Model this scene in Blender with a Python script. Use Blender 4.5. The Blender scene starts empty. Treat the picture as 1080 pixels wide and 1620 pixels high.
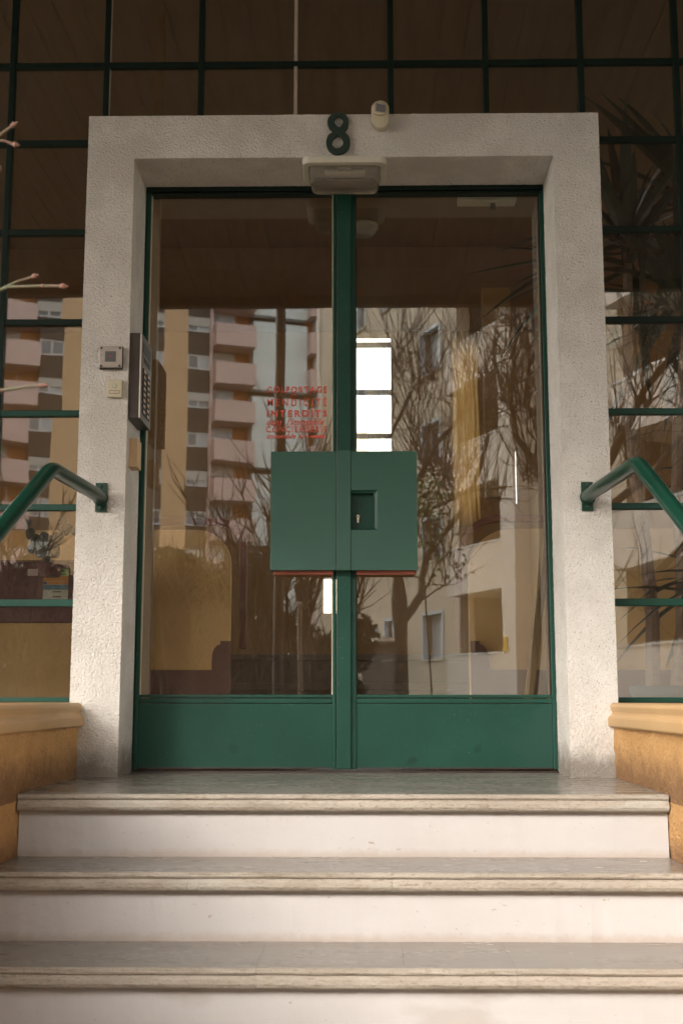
import bpy, bmesh, math, random
from mathutils import Vector, Matrix, noise
R = math.radians
random.seed(7)
SC = bpy.context.scene
COL = SC.collection

# ---------------------------------------------------------------- camera
PITCH, YAW, CX, CY, CZ, F = .1518, .0155, .056, -4.266, .2528, 1925.2
cam = bpy.data.cameras.new('camera')
camo = bpy.data.objects.new('camera', cam)
COL.objects.link(camo)
camo.location = (CX, CY, CZ)
camo.rotation_euler = (R(90) + PITCH, 0, YAW)
cam.sensor_fit = 'VERTICAL'
cam.sensor_height = 36
cam.lens = F / 1620 * 36
cam.clip_start = .05
cam.clip_end = 900
cam.dof.use_dof = True
cam.dof.focus_distance = 4.25
cam.dof.aperture_fstop = 5.6
SC.camera = camo

# ---------------------------------------------------------------- light
EXPOSURE = 2.86
SUN_EL, SUN_AZ = 24, 214          # azimuth measured from +Y towards +X
world = bpy.data.worlds.new('World')
SC.world = world
world.use_nodes = True
wn, wl = world.node_tree.nodes, world.node_tree.links
wn.clear()
sky = wn.new('ShaderNodeTexSky')
sky.sky_type = 'NISHITA'
sky.sun_disc = False
sky.air_density = 1.2
sky.dust_density = 3.0
sky.ozone_density = .6
hs = wn.new('ShaderNodeHueSaturation')
hs.inputs['Saturation'].default_value = .22
wb = wn.new('ShaderNodeMix'); wb.data_type = 'RGBA'; wb.blend_type = 'MULTIPLY'
wb.inputs[0].default_value = 1
wb.inputs[7].default_value = (1.0, .972, .94, 1)
bg = wn.new('ShaderNodeBackground')
bg.inputs[1].default_value = .15
wo = wn.new('ShaderNodeOutputWorld')
wl.new(sky.outputs[0], hs.inputs['Color'])
wl.new(hs.outputs[0], wb.inputs[6])
wl.new(wb.outputs[2], bg.inputs[0])
wl.new(bg.outputs[0], wo.inputs[0])
az = R(SUN_AZ)                    # veiled low sun over the street, a little to the left
sd = Vector((math.sin(az), math.cos(az), 0)) * math.cos(R(SUN_EL)) + Vector((0, 0, math.sin(R(SUN_EL))))
sky.sun_elevation = R(SUN_EL)
sky.sun_rotation = math.atan2(sd.x, sd.y)
sun = bpy.data.lights.new('sun', 'SUN')
sun.energy = .12
sun.angle = R(60)
sun.color = (1, .985, .96)
suno = bpy.data.objects.new('sun', sun)
COL.objects.link(suno)
suno.rotation_euler = sd.to_track_quat('Z', 'Y').to_euler()
suno.location = (0, 0, 30)
vs = SC.view_settings
vs.view_transform = 'Standard'
vs.look = 'None'
vs.exposure = EXPOSURE
vs.gamma = 1
vs.use_curve_mapping = False
SC.cycles.use_denoising = True
SC.cycles.max_bounces = 10
SC.cycles.diffuse_bounces = 4
SC.cycles.glossy_bounces = 4
SC.cycles.transparent_max_bounces = 16
SC.cycles.sample_clamp_indirect = 6

# ---------------------------------------------------------------- pixel <-> place
_F = Vector((-math.sin(YAW) * math.cos(PITCH), math.cos(YAW) * math.cos(PITCH), math.sin(PITCH)))
_R = Vector((math.cos(YAW), math.sin(YAW), 0))
_U = _R.cross(_F)
CAMP = Vector((CX, CY, CZ))
def ray(px, py):
    return (_F + _R * ((px - 540) / F) + _U * ((810 - py) / F)).normalized()
def at(px, py, y):
    """point of the photograph's pixel (1080x1620) on the plane of depth y"""
    d = ray(px, py)
    return CAMP + d * ((y - CY) / d.y)
def atx(px, py, x):
    d = ray(px, py)
    return CAMP + d * ((x - CX) / d.x)
def mir(px, py, dist, g=.02):
    """real place of something the door glass mirrors, dist metres from the camera along the mirrored view"""
    p = at(px, py, CY + dist)
    return Vector((p.x, 2 * g - p.y, p.z))

# ---------------------------------------------------------------- helpers
class MB:
    def __init__(s):
        s.v, s.f = [], []
    def add(s, vs_, fs_):
        n = len(s.v)
        s.v += [tuple(v) for v in vs_]
        s.f += [tuple(i + n for i in f) for f in fs_]
        return s
    def box(s, x0, x1, y0, y1, z0, z1):
        if x0 > x1: x0, x1 = x1, x0
        if y0 > y1: y0, y1 = y1, y0
        if z0 > z1: z0, z1 = z1, z0
        return s.add([(x0, y0, z0), (x1, y0, z0), (x1, y1, z0), (x0, y1, z0), (x0, y0, z1), (x1, y0, z1), (x1, y1, z1), (x0, y1, z1)],
                     [(0, 3, 2, 1), (4, 5, 6, 7), (0, 1, 5, 4), (1, 2, 6, 5), (2, 3, 7, 6), (3, 0, 4, 7)])
    def tube(s, pts, rad, n=8, cap=True):
        pts = [Vector(p) for p in pts]
        if not isinstance(rad, (list, tuple)): rad = [rad] * len(pts)
        vs_, fs_ = [], []
        up = None
        for i, p in enumerate(pts):
            a = pts[max(i - 1, 0)]; b = pts[min(i + 1, len(pts) - 1)]
            t = (b - a).normalized()
            if up is None:
                up = Vector((0, 0, 1)) if abs(t.z) < .9 else Vector((1, 0, 0))
            sd_ = t.cross(up)
            if sd_.length < 1e-4: sd_ = t.orthogonal()
            sd_.normalize(); u2 = sd_.cross(t).normalized(); up = u2
            for k in range(n):
                an = 2 * math.pi * k / n
                vs_.append(p + (sd_ * math.cos(an) + u2 * math.sin(an)) * rad[i])
        for i in range(len(pts) - 1):
            for k in range(n):
                k2 = (k + 1) % n
                fs_.append((i * n + k, i * n + k2, (i + 1) * n + k2, (i + 1) * n + k))
        if cap:
            fs_.append(tuple(range(n))[::-1]); fs_.append(tuple((len(pts) - 1) * n + k for k in range(n)))
        return s.add(vs_, fs_)
    def prism(s, poly, a, b, axis='y'):
        """poly: 2-D outline, counter-clockwise; extruded from a to b along axis"""
        n = len(poly)
        def P(q, w):
            if axis == 'y': return (q[0], w, q[1])
            if axis == 'x': return (w, q[0], q[1])
            return (q[0], q[1], w)
        return s.add([P(q, a) for q in poly] + [P(q, b) for q in poly],
                     [tuple(range(n)), tuple(range(n, 2 * n))[::-1]] + [(i, i + n, (i + 1) % n + n, (i + 1) % n) for i in range(n)])
    def lathe(s, prof, c=(0, 0, 0), n=24, axis='z'):
        vs_, fs_ = [], []
        for (r, h) in prof:
            for k in range(n):
                an = 2 * math.pi * k / n
                q = (r * math.cos(an), r * math.sin(an), h)
                if axis == 'y': q = (q[0], q[2], q[1])
                if axis == 'x': q = (q[2], q[0], q[1])
                vs_.append((q[0] + c[0], q[1] + c[1], q[2] + c[2]))
        m = len(prof)
        for i in range(m - 1):
            for k in range(n):
                k2 = (k + 1) % n
                fs_.append((i * n + k, i * n + k2, (i + 1) * n + k2, (i + 1) * n + k))
        fs_.append(tuple(range(n))[::-1]); fs_.append(tuple((m - 1) * n + k for k in range(n)))
        return s.add(vs_, fs_)
    def leaf(s, pts, w, up=Vector((0, 0, 1)), fold=.25):
        """strap leaf along pts with width profile w (list), V-folded"""
        pts = [Vector(p) for p in pts]
        vs_, fs_ = [], []
        for i, p in enumerate(pts):
            t = (pts[min(i + 1, len(pts) - 1)] - pts[max(i - 1, 0)]).normalized()
            sd_ = t.cross(up)
            if sd_.length < 1e-3: sd_ = t.orthogonal()
            sd_.normalize(); nn = sd_.cross(t)
            vs_ += [p - sd_ * w[i] + nn * w[i] * fold, p, p + sd_ * w[i] + nn * w[i] * fold]
        for i in range(len(pts) - 1):
            a = i * 3
            fs_ += [(a, a + 1, a + 4, a + 3), (a + 1, a + 2, a + 5, a + 4)]
        return s.add(vs_, fs_)
    def mesh(s, name, fix=True):
        me = bpy.data.meshes.new(name)
        me.from_pydata(s.v, [], s.f)
        if fix:
            bm = bmesh.new(); bm.from_mesh(me)
            bmesh.ops.recalc_face_normals(bm, faces=bm.faces)
            bm.to_mesh(me); bm.free()
        me.update()
        return me
    def build(s, name, m, parent=None, bevel=0, seg=2, smooth=False, fix=True, loc=None, angle=35):
        me = s.mesh(name, fix)
        return link(name, me, m, parent, bevel, seg, smooth, loc, angle)

def link(name, me, m, parent=None, bevel=0, seg=2, smooth=False, loc=None, angle=35):
    if m and not me.materials: me.materials.append(m)
    o = bpy.data.objects.new(name, me)
    COL.objects.link(o)
    if parent: o.parent = parent
    if loc is not None: o.location = loc
    if bevel:
        bm = bmesh.new(); bm.from_mesh(me)
        ed = [e for e in bm.edges if len(e.link_faces) == 2 and e.calc_face_angle(0) > R(angle)]
        bmesh.ops.bevel(bm, geom=ed, offset=bevel, segments=seg, profile=.5, affect='EDGES', clamp_overlap=True)
        bm.to_mesh(me); bm.free()
    if smooth:
        for p in me.polygons: p.use_smooth = True
        if smooth == 'auto':
            try: me.set_sharp_from_angle(angle=R(40))
            except Exception: pass
    return o

def thing(name, label, cat, loc=(0, 0, 0), rz=0, group=None, kind=None):
    o = bpy.data.objects.new(name, None)
    COL.objects.link(o)
    o.location = loc; o.rotation_euler = (0, 0, rz)
    o.empty_display_size = .2
    return tag(o, label, cat, group, kind)
def tag(o, label=None, cat=None, group=None, kind=None):
    if label: o['label'] = label
    if cat: o['category'] = cat
    if group: o['group'] = group
    if kind: o['kind'] = kind
    return o
def struct(o, label=None):
    o['kind'] = 'structure'
    if label: o['label'] = label
    return o
def dup(o, parent, loc=None, rot=None, scale=None):
    c = o.copy(); COL.objects.link(c); c.parent = parent
    if loc is not None: c.location = loc
    if rot is not None: c.rotation_euler = rot
    if scale is not None: c.scale = scale
    return c

# rough rendered surface: box faces as grids, displaced by a field of position
def rough_box(mb, x0, x1, y0, y1, z0, z1, step=.01, faces='xXyYzZ'):
    def grid(o, a, b, na, nb, flip):
        o, a, b = Vector(o), Vector(a), Vector(b)
        vs_ = [o + a * (i / na) + b * (j / nb) for j in range(nb + 1) for i in range(na + 1)]
        fs_ = []
        for j in range(nb):
            for i in range(na):
                q = (j * (na + 1) + i, j * (na + 1) + i + 1, (j + 1) * (na + 1) + i + 1, (j + 1) * (na + 1) + i)
                fs_.append(q[::-1] if flip else q)
        mb.add(vs_, fs_)
    dx, dy, dz = x1 - x0, y1 - y0, z1 - z0
    nx, ny, nz = [max(1, min(400, round(abs(d) / step))) for d in (dx, dy, dz)]
    if 'y' in faces: grid((x0, y0, z0), (dx, 0, 0), (0, 0, dz), nx, nz, False)
    if 'Y' in faces: grid((x0, y1, z0), (dx, 0, 0), (0, 0, dz), nx, nz, True)
    if 'x' in faces: grid((x0, y0, z0), (0, dy, 0), (0, 0, dz), ny, nz, True)
    if 'X' in faces: grid((x1, y0, z0), (0, dy, 0), (0, 0, dz), ny, nz, False)
    if 'z' in faces: grid((x0, y0, z0), (dx, 0, 0), (0, dy, 0), nx, ny, True)
    if 'Z' in faces: grid((x0, y0, z1), (dx, 0, 0), (0, dy, 0), nx, ny, False)
def roughen(mb, amp, sc):
    out = []
    for v in mb.v:
        p = Vector(v)
        d = noise.noise_vector(p * sc) * amp + noise.noise_vector(p * sc * 2.7) * amp * .6 + noise.noise_vector(p * 3.1) * amp * .5
        out.append(tuple(p + d))
    mb.v = out
    return mb

# ---------------------------------------------------------------- materials
def new_mat(name):
    m = bpy.data.materials.new(name); m.use_nodes = True
    n, l = m.node_tree.nodes, m.node_tree.links
    return m, n, l, n['Principled BSDF']
def M(name, c1, c2=None, scale=6, rough=.6, bump=0, bscale=60, metal=0, stretch=(1, 1, 1), spec=.5,
      spots=None, detail=5, stain=None, rvar=.1, coat=0, bstretch=None, c3=None, lum=None):
    """c1/c2 mottled by noise; spots=(scale, threshold, colour); stain=(colour, z_low, z_high, scale): grime that creeps up from z_low"""
    m, n, l, b = new_mat(name)
    tc = n.new('ShaderNodeTexCoord')
    geo = n.new('ShaderNodeNewGeometry')
    mp = n.new('ShaderNodeMapping'); mp.inputs['Scale'].default_value = stretch
    l.new(geo.outputs['Position'], mp.inputs['Vector'])
    nz = n.new('ShaderNodeTexNoise'); nz.inputs['Scale'].default_value = scale
    nz.inputs['Detail'].default_value = detail; nz.inputs['Roughness'].default_value = .62
    l.new(mp.outputs[0], nz.inputs['Vector'])
    c2 = c2 or tuple(x * .85 for x in c1)
    rp = n.new('ShaderNodeValToRGB')
    rp.color_ramp.elements[0].position = .34; rp.color_ramp.elements[1].position = .66
    rp.color_ramp.elements[0].color = (*c2, 1); rp.color_ramp.elements[1].color = (*c1, 1)
    l.new(nz.outputs[0], rp.inputs[0])
    out = rp.outputs[0]
    def mix(fac, a, col):
        mx = n.new('ShaderNodeMix'); mx.data_type = 'RGBA'
        l.new(fac, mx.inputs[0]); l.new(a, mx.inputs[6]); mx.inputs[7].default_value = (*col, 1)
        return mx.outputs[2]
    if spots:
        for (ss, th, colr) in (spots if isinstance(spots, list) else [spots]):
            n2 = n.new('ShaderNodeTexNoise'); n2.inputs['Scale'].default_value = ss; n2.inputs['Detail'].default_value = 4
            l.new(mp.outputs[0], n2.inputs['Vector'])
            r2 = n.new('ShaderNodeMapRange'); r2.inputs[1].default_value = th; r2.inputs[2].default_value = th + .05
            l.new(n2.outputs[0], r2.inputs[0])
            out = mix(r2.outputs[0], out, colr)
    if stain:
        for (colr, za, zb, ss, amt) in (stain if isinstance(stain, list) else [stain]):
            sp = n.new('ShaderNodeSeparateXYZ'); l.new(geo.outputs['Position'], sp.inputs[0])
            n3 = n.new('ShaderNodeTexNoise'); n3.inputs['Scale'].default_value = ss; n3.inputs['Detail'].default_value = 7
            n3.inputs['Roughness'].default_value = .7
            l.new(geo.outputs['Position'], n3.inputs['Vector'])
            r3 = n.new('ShaderNodeMapRange'); r3.inputs[1].default_value = zb; r3.inputs[2].default_value = za
            l.new(sp.outputs[2], r3.inputs[0])
            ad = n.new('ShaderNodeMath'); ad.operation = 'ADD'; l.new(r3.outputs[0], ad.inputs[0])
            l.new(n3.outputs[0], ad.inputs[1])
            r4 = n.new('ShaderNodeMapRange'); r4.inputs[1].default_value = .85; r4.inputs[2].default_value = 1.35
            r4.inputs[4].default_value = amt
            l.new(ad.outputs[0], r4.inputs[0])
            gt = n.new('ShaderNodeMath'); gt.operation = 'GREATER_THAN'; gt.inputs[1].default_value = za - .02 if za < zb else -99
            l.new(sp.outputs[2], gt.inputs[0])
            mu = n.new('ShaderNodeMath'); mu.operation = 'MULTIPLY'; l.new(r4.outputs[0], mu.inputs[0]); l.new(gt.outputs[0], mu.inputs[1])
            out = mix(mu.outputs[0], out, colr)
    l.new(out, b.inputs['Base Color'])
    rr = n.new('ShaderNodeMapRange'); rr.inputs[3].default_value = max(0, rough - rvar); rr.inputs[4].default_value = min(1, rough + rvar)
    l.new(nz.outputs[0], rr.inputs[0]); l.new(rr.outputs[0], b.inputs['Roughness'])
    b.inputs['Metallic'].default_value = metal
    b.inputs['Specular IOR Level'].default_value = spec
    if coat: b.inputs['Coat Weight'].default_value = coat
    if bump:
        mp2 = n.new('ShaderNodeMapping'); mp2.inputs['Scale'].default_value = bstretch or (1, 1, 1)
        l.new(geo.outputs['Position'], mp2.inputs['Vector'])
        nb = n.new('ShaderNodeTexNoise'); nb.inputs['Scale'].default_value = bscale; nb.inputs['Detail'].default_value = 5
        l.new(mp2.outputs[0], nb.inputs['Vector'])
        bp = n.new('ShaderNodeBump'); bp.inputs['Strength'].default_value = bump; bp.inputs['Distance'].default_value = .01
        l.new(nb.outputs[0], bp.inputs['Height']); l.new(bp.outputs[0], b.inputs['Normal'])
    return m

def glass_mat(name, tint=(.93, .93, .9), f0=.11, wob=.0, dust=.02):
    m, n, l, b = new_mat(name)
    n.remove(b)
    out = n['Material Output']
    tr = n.new('ShaderNodeBsdfTransparent'); tr.inputs[0].default_value = (*tint, 1)
    gl = n.new('ShaderNodeBsdfGlossy'); gl.inputs['Roughness'].default_value = 0.0
    gl.inputs[0].default_value = (1, .985, .95, 1)
    lw = n.new('ShaderNodeLayerWeight'); lw.inputs[0].default_value = .25
    mr = n.new('ShaderNodeMapRange'); mr.inputs[1].default_value = 0; mr.inputs[2].default_value = 1
    mr.inputs[3].default_value = f0; mr.inputs[4].default_value = 1
    pw = n.new('ShaderNodeMath'); pw.operation = 'POWER'; pw.inputs[1].default_value = 4
    l.new(lw.outputs['Facing'], pw.inputs[0]); l.new(pw.outputs[0], mr.inputs[0])
    mx = n.new('ShaderNodeMixShader')
    l.new(mr.outputs[0], mx.inputs[0]); l.new(tr.outputs[0], mx.inputs[1]); l.new(gl.outputs[0], mx.inputs[2])
    geo = n.new('ShaderNodeNewGeometry')
    if wob:
        nz = n.new('ShaderNodeTexNoise'); nz.inputs['Scale'].default_value = 3.2; nz.inputs['Detail'].default_value = 1
        l.new(geo.outputs['Position'], nz.inputs['Vector'])
        bp = n.new('ShaderNodeBump'); bp.inputs['Strength'].default_value = 1; bp.inputs['Distance'].default_value = wob
        l.new(nz.outputs[0], bp.inputs['Height']); l.new(bp.outputs[0], gl.inputs['Normal'])
    # a film of dust, patchy
    df = n.new('ShaderNodeBsdfDiffuse'); df.inputs[0].default_value = (.45, .4, .34, 1)
    n2 = n.new('ShaderNodeTexNoise'); n2.inputs['Scale'].default_value = 5; n2.inputs['Detail'].default_value = 8
    l.new(geo.outputs['Position'], n2.inputs['Vector'])
    r2 = n.new('ShaderNodeMapRange'); r2.inputs[1].default_value = .35; r2.inputs[2].default_value = .75
    r2.inputs[3].default_value = dust * .3; r2.inputs[4].default_value = dust * 1.6
    l.new(n2.outputs[0], r2.inputs[0])
    m2 = n.new('ShaderNodeMixShader'); l.new(r2.outputs[0], m2.inputs[0]); l.new(mx.outputs[0], m2.inputs[1]); l.new(df.outputs[0], m2.inputs[2])
    l.new(m2.outputs[0], out.inputs[0])
    return m

m_cast = M('white_roughcast', (.72, .685, .64), (.62, .585, .54), scale=9, rough=.92, bump=.9, bscale=135, spec=.12,
           spots=[(130, .63, (.42, .37, .31)), (210, .64, (.38, .33, .28)), (75, .685, (.30, .25, .20)), (2.6, .60, (.60, .56, .515))],
           stain=[((.20, .17, .14), .0, .19, 16, .85)])
m_ochre = M('ochre_roughcast', (.58, .34, .145), (.49, .275, .11), scale=7, rough=.92, bump=1.0, bscale=110, spec=.2,
            spots=[(110, .66, (.40, .20, .07))], stain=[((.22, .12, .06), .0, .17, 18, .9), ((.24, .13, .07), -.165, -.06, 18, .8)])
m_coping = M('ochre_coping_paint', (.56, .36, .17), (.50, .31, .14), scale=5, rough=.6, bump=.08, bscale=40,
             spots=[(60, .74, (.33, .19, .09))])
m_green = M('green_door_paint', (.011, .062, .043), (.009, .050, .034), scale=5, spec=.3, rough=.42, bump=.06, bscale=220, rvar=.06,
            spots=[(170, .70, (.20, .21, .17)), (2.2, .58, (.016, .060, .044)), (7, .68, (.008, .040, .028))], bstretch=(1, 1, .25))
m_green_shade = M('shade_darkened_bar_green', (.005, .017, .012), (.004, .013, .009), scale=9, spec=.3, rough=.5, bump=.1, bscale=160)  # bar green darkened further, the shade of the upper parts is in the colour
m_rail = M('handrail_green_paint', (.005, .042, .026), (.004, .034, .020), scale=7, rough=.3, bump=.05, bscale=120, rvar=.08,
           spots=[(90, .77, (.2, .25, .2))])
m_plate = M('cover_plate_lit_green', (.025, .090, .064), (.019, .074, .052), scale=2.2, rough=.5, bump=.08, bscale=350, rvar=.05, bstretch=(.4, 1, 1))  # lighter than the door green: gloss and facing light put into the colour
m_gap = M('shadow_gap_rubber', (.01, .012, .012), rough=.8)
m_tread = M('polished_stone_tread', (.255, .235, .205), (.215, .195, .168), scale=7, rough=.27, bump=.05, bscale=60, stretch=(.35, 1, 1),
            spots=[(160, .67, (.19, .17, .14)), (120, .70, (.42, .38, .32)), (5.5, .72, (.46, .43, .39))], rvar=.14)
m_nose = M('worn_stone_nosing', (.39, .345, .29), (.29, .25, .20), scale=14, rough=.75, bump=.35, bscale=120, stretch=(.25, 1, 1.4),
           spots=[(150, .60, (.25, .205, .15)), (260, .62, (.21, .17, .125)), (9, .64, (.37, .34, .29))], detail=9)
m_riser = M('riser_white_paint', (.51, .49, .48), (.465, .44, .425), scale=5, rough=.7, bump=.2, bscale=26, stretch=(.4, 1, 1),
            spots=[(90, .70, (.33, .26, .21)), (150, .69, (.37, .31, .26)), (5, .64, (.44, .405, .38))],
            stain=[((.36, .27, .21), -.165 * (k + 1), -.165 * (k + 1) + .035, 34, .55) for k in (0, 1, 2)])
m_pvc = M('cream_plastic', (.58, .52, .38), (.52, .46, .33), scale=20, rough=.45)
m_white_pl = M('aged_white_plastic', (.62, .60, .50), (.55, .52, .42), scale=14, rough=.45)
m_steel = M('brushed_steel', (.46, .42, .38), (.38, .35, .32), scale=30, rough=.38, metal=.9, stretch=(1, 1, 6))
m_alu = M('aluminium_edge', (.68, .66, .63), rough=.3, metal=.85)
m_bronze = M('dark_bronze_housing', (.075, .062, .052), (.055, .046, .04), scale=10, rough=.42, metal=.5)
m_face = M('bronze_faceplate', (.11, .092, .076), (.085, .07, .058), scale=18, rough=.45, metal=.3)
m_black = M('black_plastic', (.02, .02, .02), rough=.5)
m_label = M('paper_label', (.62, .52, .40), (.5, .4, .3), scale=40, rough=.7)
m_labelr = M('paper_label_orange', (.62, .27, .14), rough=.7)
m_brass = M('nickel_lock', (.66, .56, .45), rough=.28, metal=.9)
m_red = M('red_glass_lettering', (.74, .115, .075), (.66, .10, .065), scale=60, rough=.6)
m_num = M('dark_green_numeral', (.018, .04, .03), rough=.55, bump=.15, bscale=120)
m_redled = M('red_indicator', (.8, .02, .02), rough=.3)
m_dark = M('smoked_window', (.10, .105, .11), rough=.25)
m_lens = M('grey_lens', (.2, .19, .2), rough=.3)
m_wood = M('pale_wood_block', (.62, .44, .26), (.50, .34, .19), scale=10, rough=.7, stretch=(4, 4, .6))
m_redwood = M('red_brown_board', (.30, .085, .05), (.24, .07, .04), scale=9, rough=.5, stretch=(.5, 3, 3))
m_soffit = M('brown_soffit_board', (.17, .105, .075), (.14, .085, .06), scale=5, rough=.7, stretch=(6, .5, 1), bump=.2, bscale=60)
m_fascia = M('brown_fascia', (.15, .10, .075), rough=.7)
m_conc = M('concrete', (.36, .34, .31), (.29, .27, .25), scale=3, rough=.9, bump=.3, bscale=40)
m_asph = M('asphalt', (.055, .054, .052), (.045, .044, .042), scale=8, rough=.9, bump=.4, bscale=120, spots=[(150, .68, (.11, .105, .1))])
m_pave = M('pavement_concrete', (.17, .155, .14), (.13, .12, .11), scale=2.5, rough=.9, bump=.3, bscale=80)
m_grass = M('grass_ground', (.06, .085, .03), (.045, .06, .022), scale=3, rough=.95, bump=.6, bscale=60)
m_soil = M('planter_soil', (.06, .045, .03), (.035, .027, .02), scale=20, rough=.95, bump=.8, bscale=60)
m_glass = glass_mat('door_glass', f0=.105, wob=.0002, dust=.012)
m_glass2 = glass_mat('screen_glass', f0=.105, wob=.0005, dust=.012)
m_clear = M('lamp_diffuser', (.42, .39, .34), (.35, .32, .28), scale=8, rough=.25, bump=.3, bscale=200, bstretch=(1, 1, 1))
def mglass_simple():
    m, n, l, b = new_mat('ribbed_lamp_glass')
    b.inputs['Base Color'].default_value = (.55, .5, .44, 1)
    b.inputs['Transmission Weight'].default_value = .8
    b.inputs['Roughness'].default_value = .16
    b.inputs['IOR'].default_value = 1.2
    wv = n.new('ShaderNodeTexWave'); wv.inputs['Scale'].default_value = 70; wv.bands_direction = 'X'
    g = n.new('ShaderNodeNewGeometry'); l.new(g.outputs['Position'], wv.inputs['Vector'])
    bp = n.new('ShaderNodeBump'); bp.inputs['Strength'].default_value = .3; bp.inputs['Distance'].default_value = .004
    l.new(wv.outputs[0], bp.inputs['Height']); l.new(bp.outputs[0], b.inputs['Normal'])
    return m
m_lampglass = mglass_simple()
# lobby
m_lwall = M('lobby_ochre_plaster', (.50, .31, .135), (.45, .275, .115), scale=3, rough=.85, bump=.15, bscale=120)
m_lpart = M('low_partition_ochre', (.80, .51, .235), (.74, .46, .205), scale=3, rough=.8, bump=.15, bscale=120)
m_lceil = M('lobby_ceiling_board', (.30, .19, .13), (.25, .155, .105), scale=4, rough=.7, stretch=(5, .6, 1))
m_lfloor = M('lobby_floor_tile', (.26, .22, .18), (.2, .17, .14), scale=6, rough=.3)
m_mauve = M('mauve_brown_skirting', (.17, .075, .058), (.145, .062, .048), scale=12, rough=.5)
m_trim = M('red_brown_trim', (.26, .09, .065), (.21, .07, .05), scale=9, rough=.45)
m_maroon = M('maroon_board', (.095, .014, .016), (.08, .011, .013), scale=5, rough=.5)
def curtain_mat():
    m, n, l, b = new_mat('cream_curtain_weave')
    b.inputs['Base Color'].default_value = (.7, .55, .33, 1); b.inputs['Roughness'].default_value = .9
    t = n.new('ShaderNodeBsdfTranslucent')
    g = n.new('ShaderNodeNewGeometry'); mp = n.new('ShaderNodeMapping'); mp.inputs['Scale'].default_value = (60, 60, 5)
    nz = n.new('ShaderNodeTexNoise'); nz.inputs['Scale'].default_value = 1.5; nz.inputs['Detail'].default_value = 6
    rp = n.new('ShaderNodeValToRGB')
    rp.color_ramp.elements[0].position = .35; rp.color_ramp.elements[0].color = (.8, .58, .30, 1)
    rp.color_ramp.elements[1].position = .65; rp.color_ramp.elements[1].color = (.97, .84, .56, 1)
    l.new(g.outputs['Position'], mp.inputs['Vector']); l.new(mp.outputs[0], nz.inputs['Vector']); l.new(nz.outputs[0], rp.inputs[0]); l.new(rp.outputs[0], t.inputs[0])
    mx = n.new('ShaderNodeMixShader'); mx.inputs[0].default_value = .85
    l.new(b.outputs[0], mx.inputs[1]); l.new(t.outputs[0], mx.inputs[2]); l.new(mx.outputs[0], n['Material Output'].inputs[0])
    return m
m_curtain = curtain_mat()
m_board = M('ochre_brown_plank', (.26, .15, .065), (.21, .12, .05), scale=8, rough=.6, stretch=(4, 4, .7))
m_steps_in = M('lobby_step_stone', (.27, .20, .155), (.21, .155, .12), scale=9, rough=.5)
m_poster_g = M('poster_green', (.28, .38, .05), rough=.5)
m_poster_o = M('poster_orange', (.62, .25, .04), rough=.5)
m_poster_b = M('poster_blue', (.11, .20, .28), rough=.5)
m_poster_w = M('poster_white', (.55, .52, .47), rough=.5)
m_ink = M('printed_ink', (.05, .06, .06), rough=.7)
m_inkg = M('printed_green_ink', (.03, .15, .06), rough=.7)
m_pink_note = M('pink_note_paper', (.50, .36, .36), rough=.7)
m_leafd = M('strap_leaf_green', (.022, .05, .03), (.012, .032, .02), scale=14, rough=.4, spec=.6)
m_stem = M('plant_stem_bark', (.30, .20, .16), (.22, .15, .12), scale=30, rough=.8, bump=.5, bscale=90, stretch=(1, 1, 3))
m_pot = M('slate_blue_pot', (.09, .11, .13), rough=.8)
m_cactus = M('cactus_green', (.035, .03, .015), (.02, .02, .01), scale=18, rough=.6)
# outside
m_t_ochre = M('tower_ochre_render', (.68, .46, .28), (.63, .42, .25), scale=.6, rough=.9)
m_t_orange = M('tower_orange_render', (.52, .22, .085), rough=.9)
m_t_pink = M('tower_pink_balcony', (.68, .50, .465), (.63, .46, .43), scale=.7, rough=.9)
m_t_dark = M('tower_dark_panel', (.075, .062, .052), (.065, .053, .045), scale=.8, rough=.7)
m_t_blue = M('tower_pale_cladding', (.74, .80, .80), (.68, .73, .73), scale=.5, rough=.6, stretch=(3, 3, .3))
m_t_slab = M('tower_brown_slab', (.13, .075, .05), rough=.85)
m_t_grey = M('tower_grey_wall', (.32, .27, .22), (.29, .245, .2), scale=.4, rough=.9)
m_wframe = M('white_window_frame', (.75, .75, .74), rough=.4)
m_shutter = M('roller_shutter', (.52, .50, .46), (.47, .45, .41), scale=1, rough=.6, stretch=(.2, .2, 14))
m_wpane = M('window_pane_dark', (.05, .06, .065), (.10, .12, .14), scale=.5, rough=.08, spec=.8)
m_wcurt = M('window_net_curtain', (.5, .53, .56), (.38, .40, .43), scale=2, rough=.5, stretch=(4, 4, .5))
m_b_beige = M('beige_render', (.62, .54, .43), (.575, .495, .39), scale=.5, rough=.9, bump=.1, bscale=8)
m_b_white = M('pale_balcony_render', (.78, .71, .65), (.72, .65, .59), scale=.6, rough=.9)
m_b_recess = M('loggia_recess_ochre', (.80, .60, .34), rough=.9)
m_b_blue = M('blue_white_window_surround', (.58, .66, .74), rough=.5)
m_b_pink = M('dusky_pink_render', (.45, .29, .24), rough=.9)
m_bark = M('plane_bark', (.115, .095, .07), (.06, .05, .038), scale=9, rough=.9, bump=.7, bscale=40,
           spots=[(11, .60, (.24, .22, .17))])
m_twig = M('bare_twig_bark', (.075, .058, .042), (.05, .038, .028), scale=9, rough=.9)
m_bush = M('dark_evergreen_leaf', (.04, .055, .025), (.022, .03, .016), scale=5, rough=.6)
m_ivy = M('ivy_leaf_green', (.14, .22, .075), (.06, .11, .04), scale=6, rough=.5)
m_pole = M('dark_painted_pole', (.06, .052, .046), rough=.5)
m_postw = M('off_white_post', (.36, .33, .29), rough=.6)
m_car = M('dark_blue_car_paint', (.045, .06, .085), rough=.18, spec=.7)
m_tyre = M('tyre_rubber', (.02, .02, .02), rough=.8)
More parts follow.
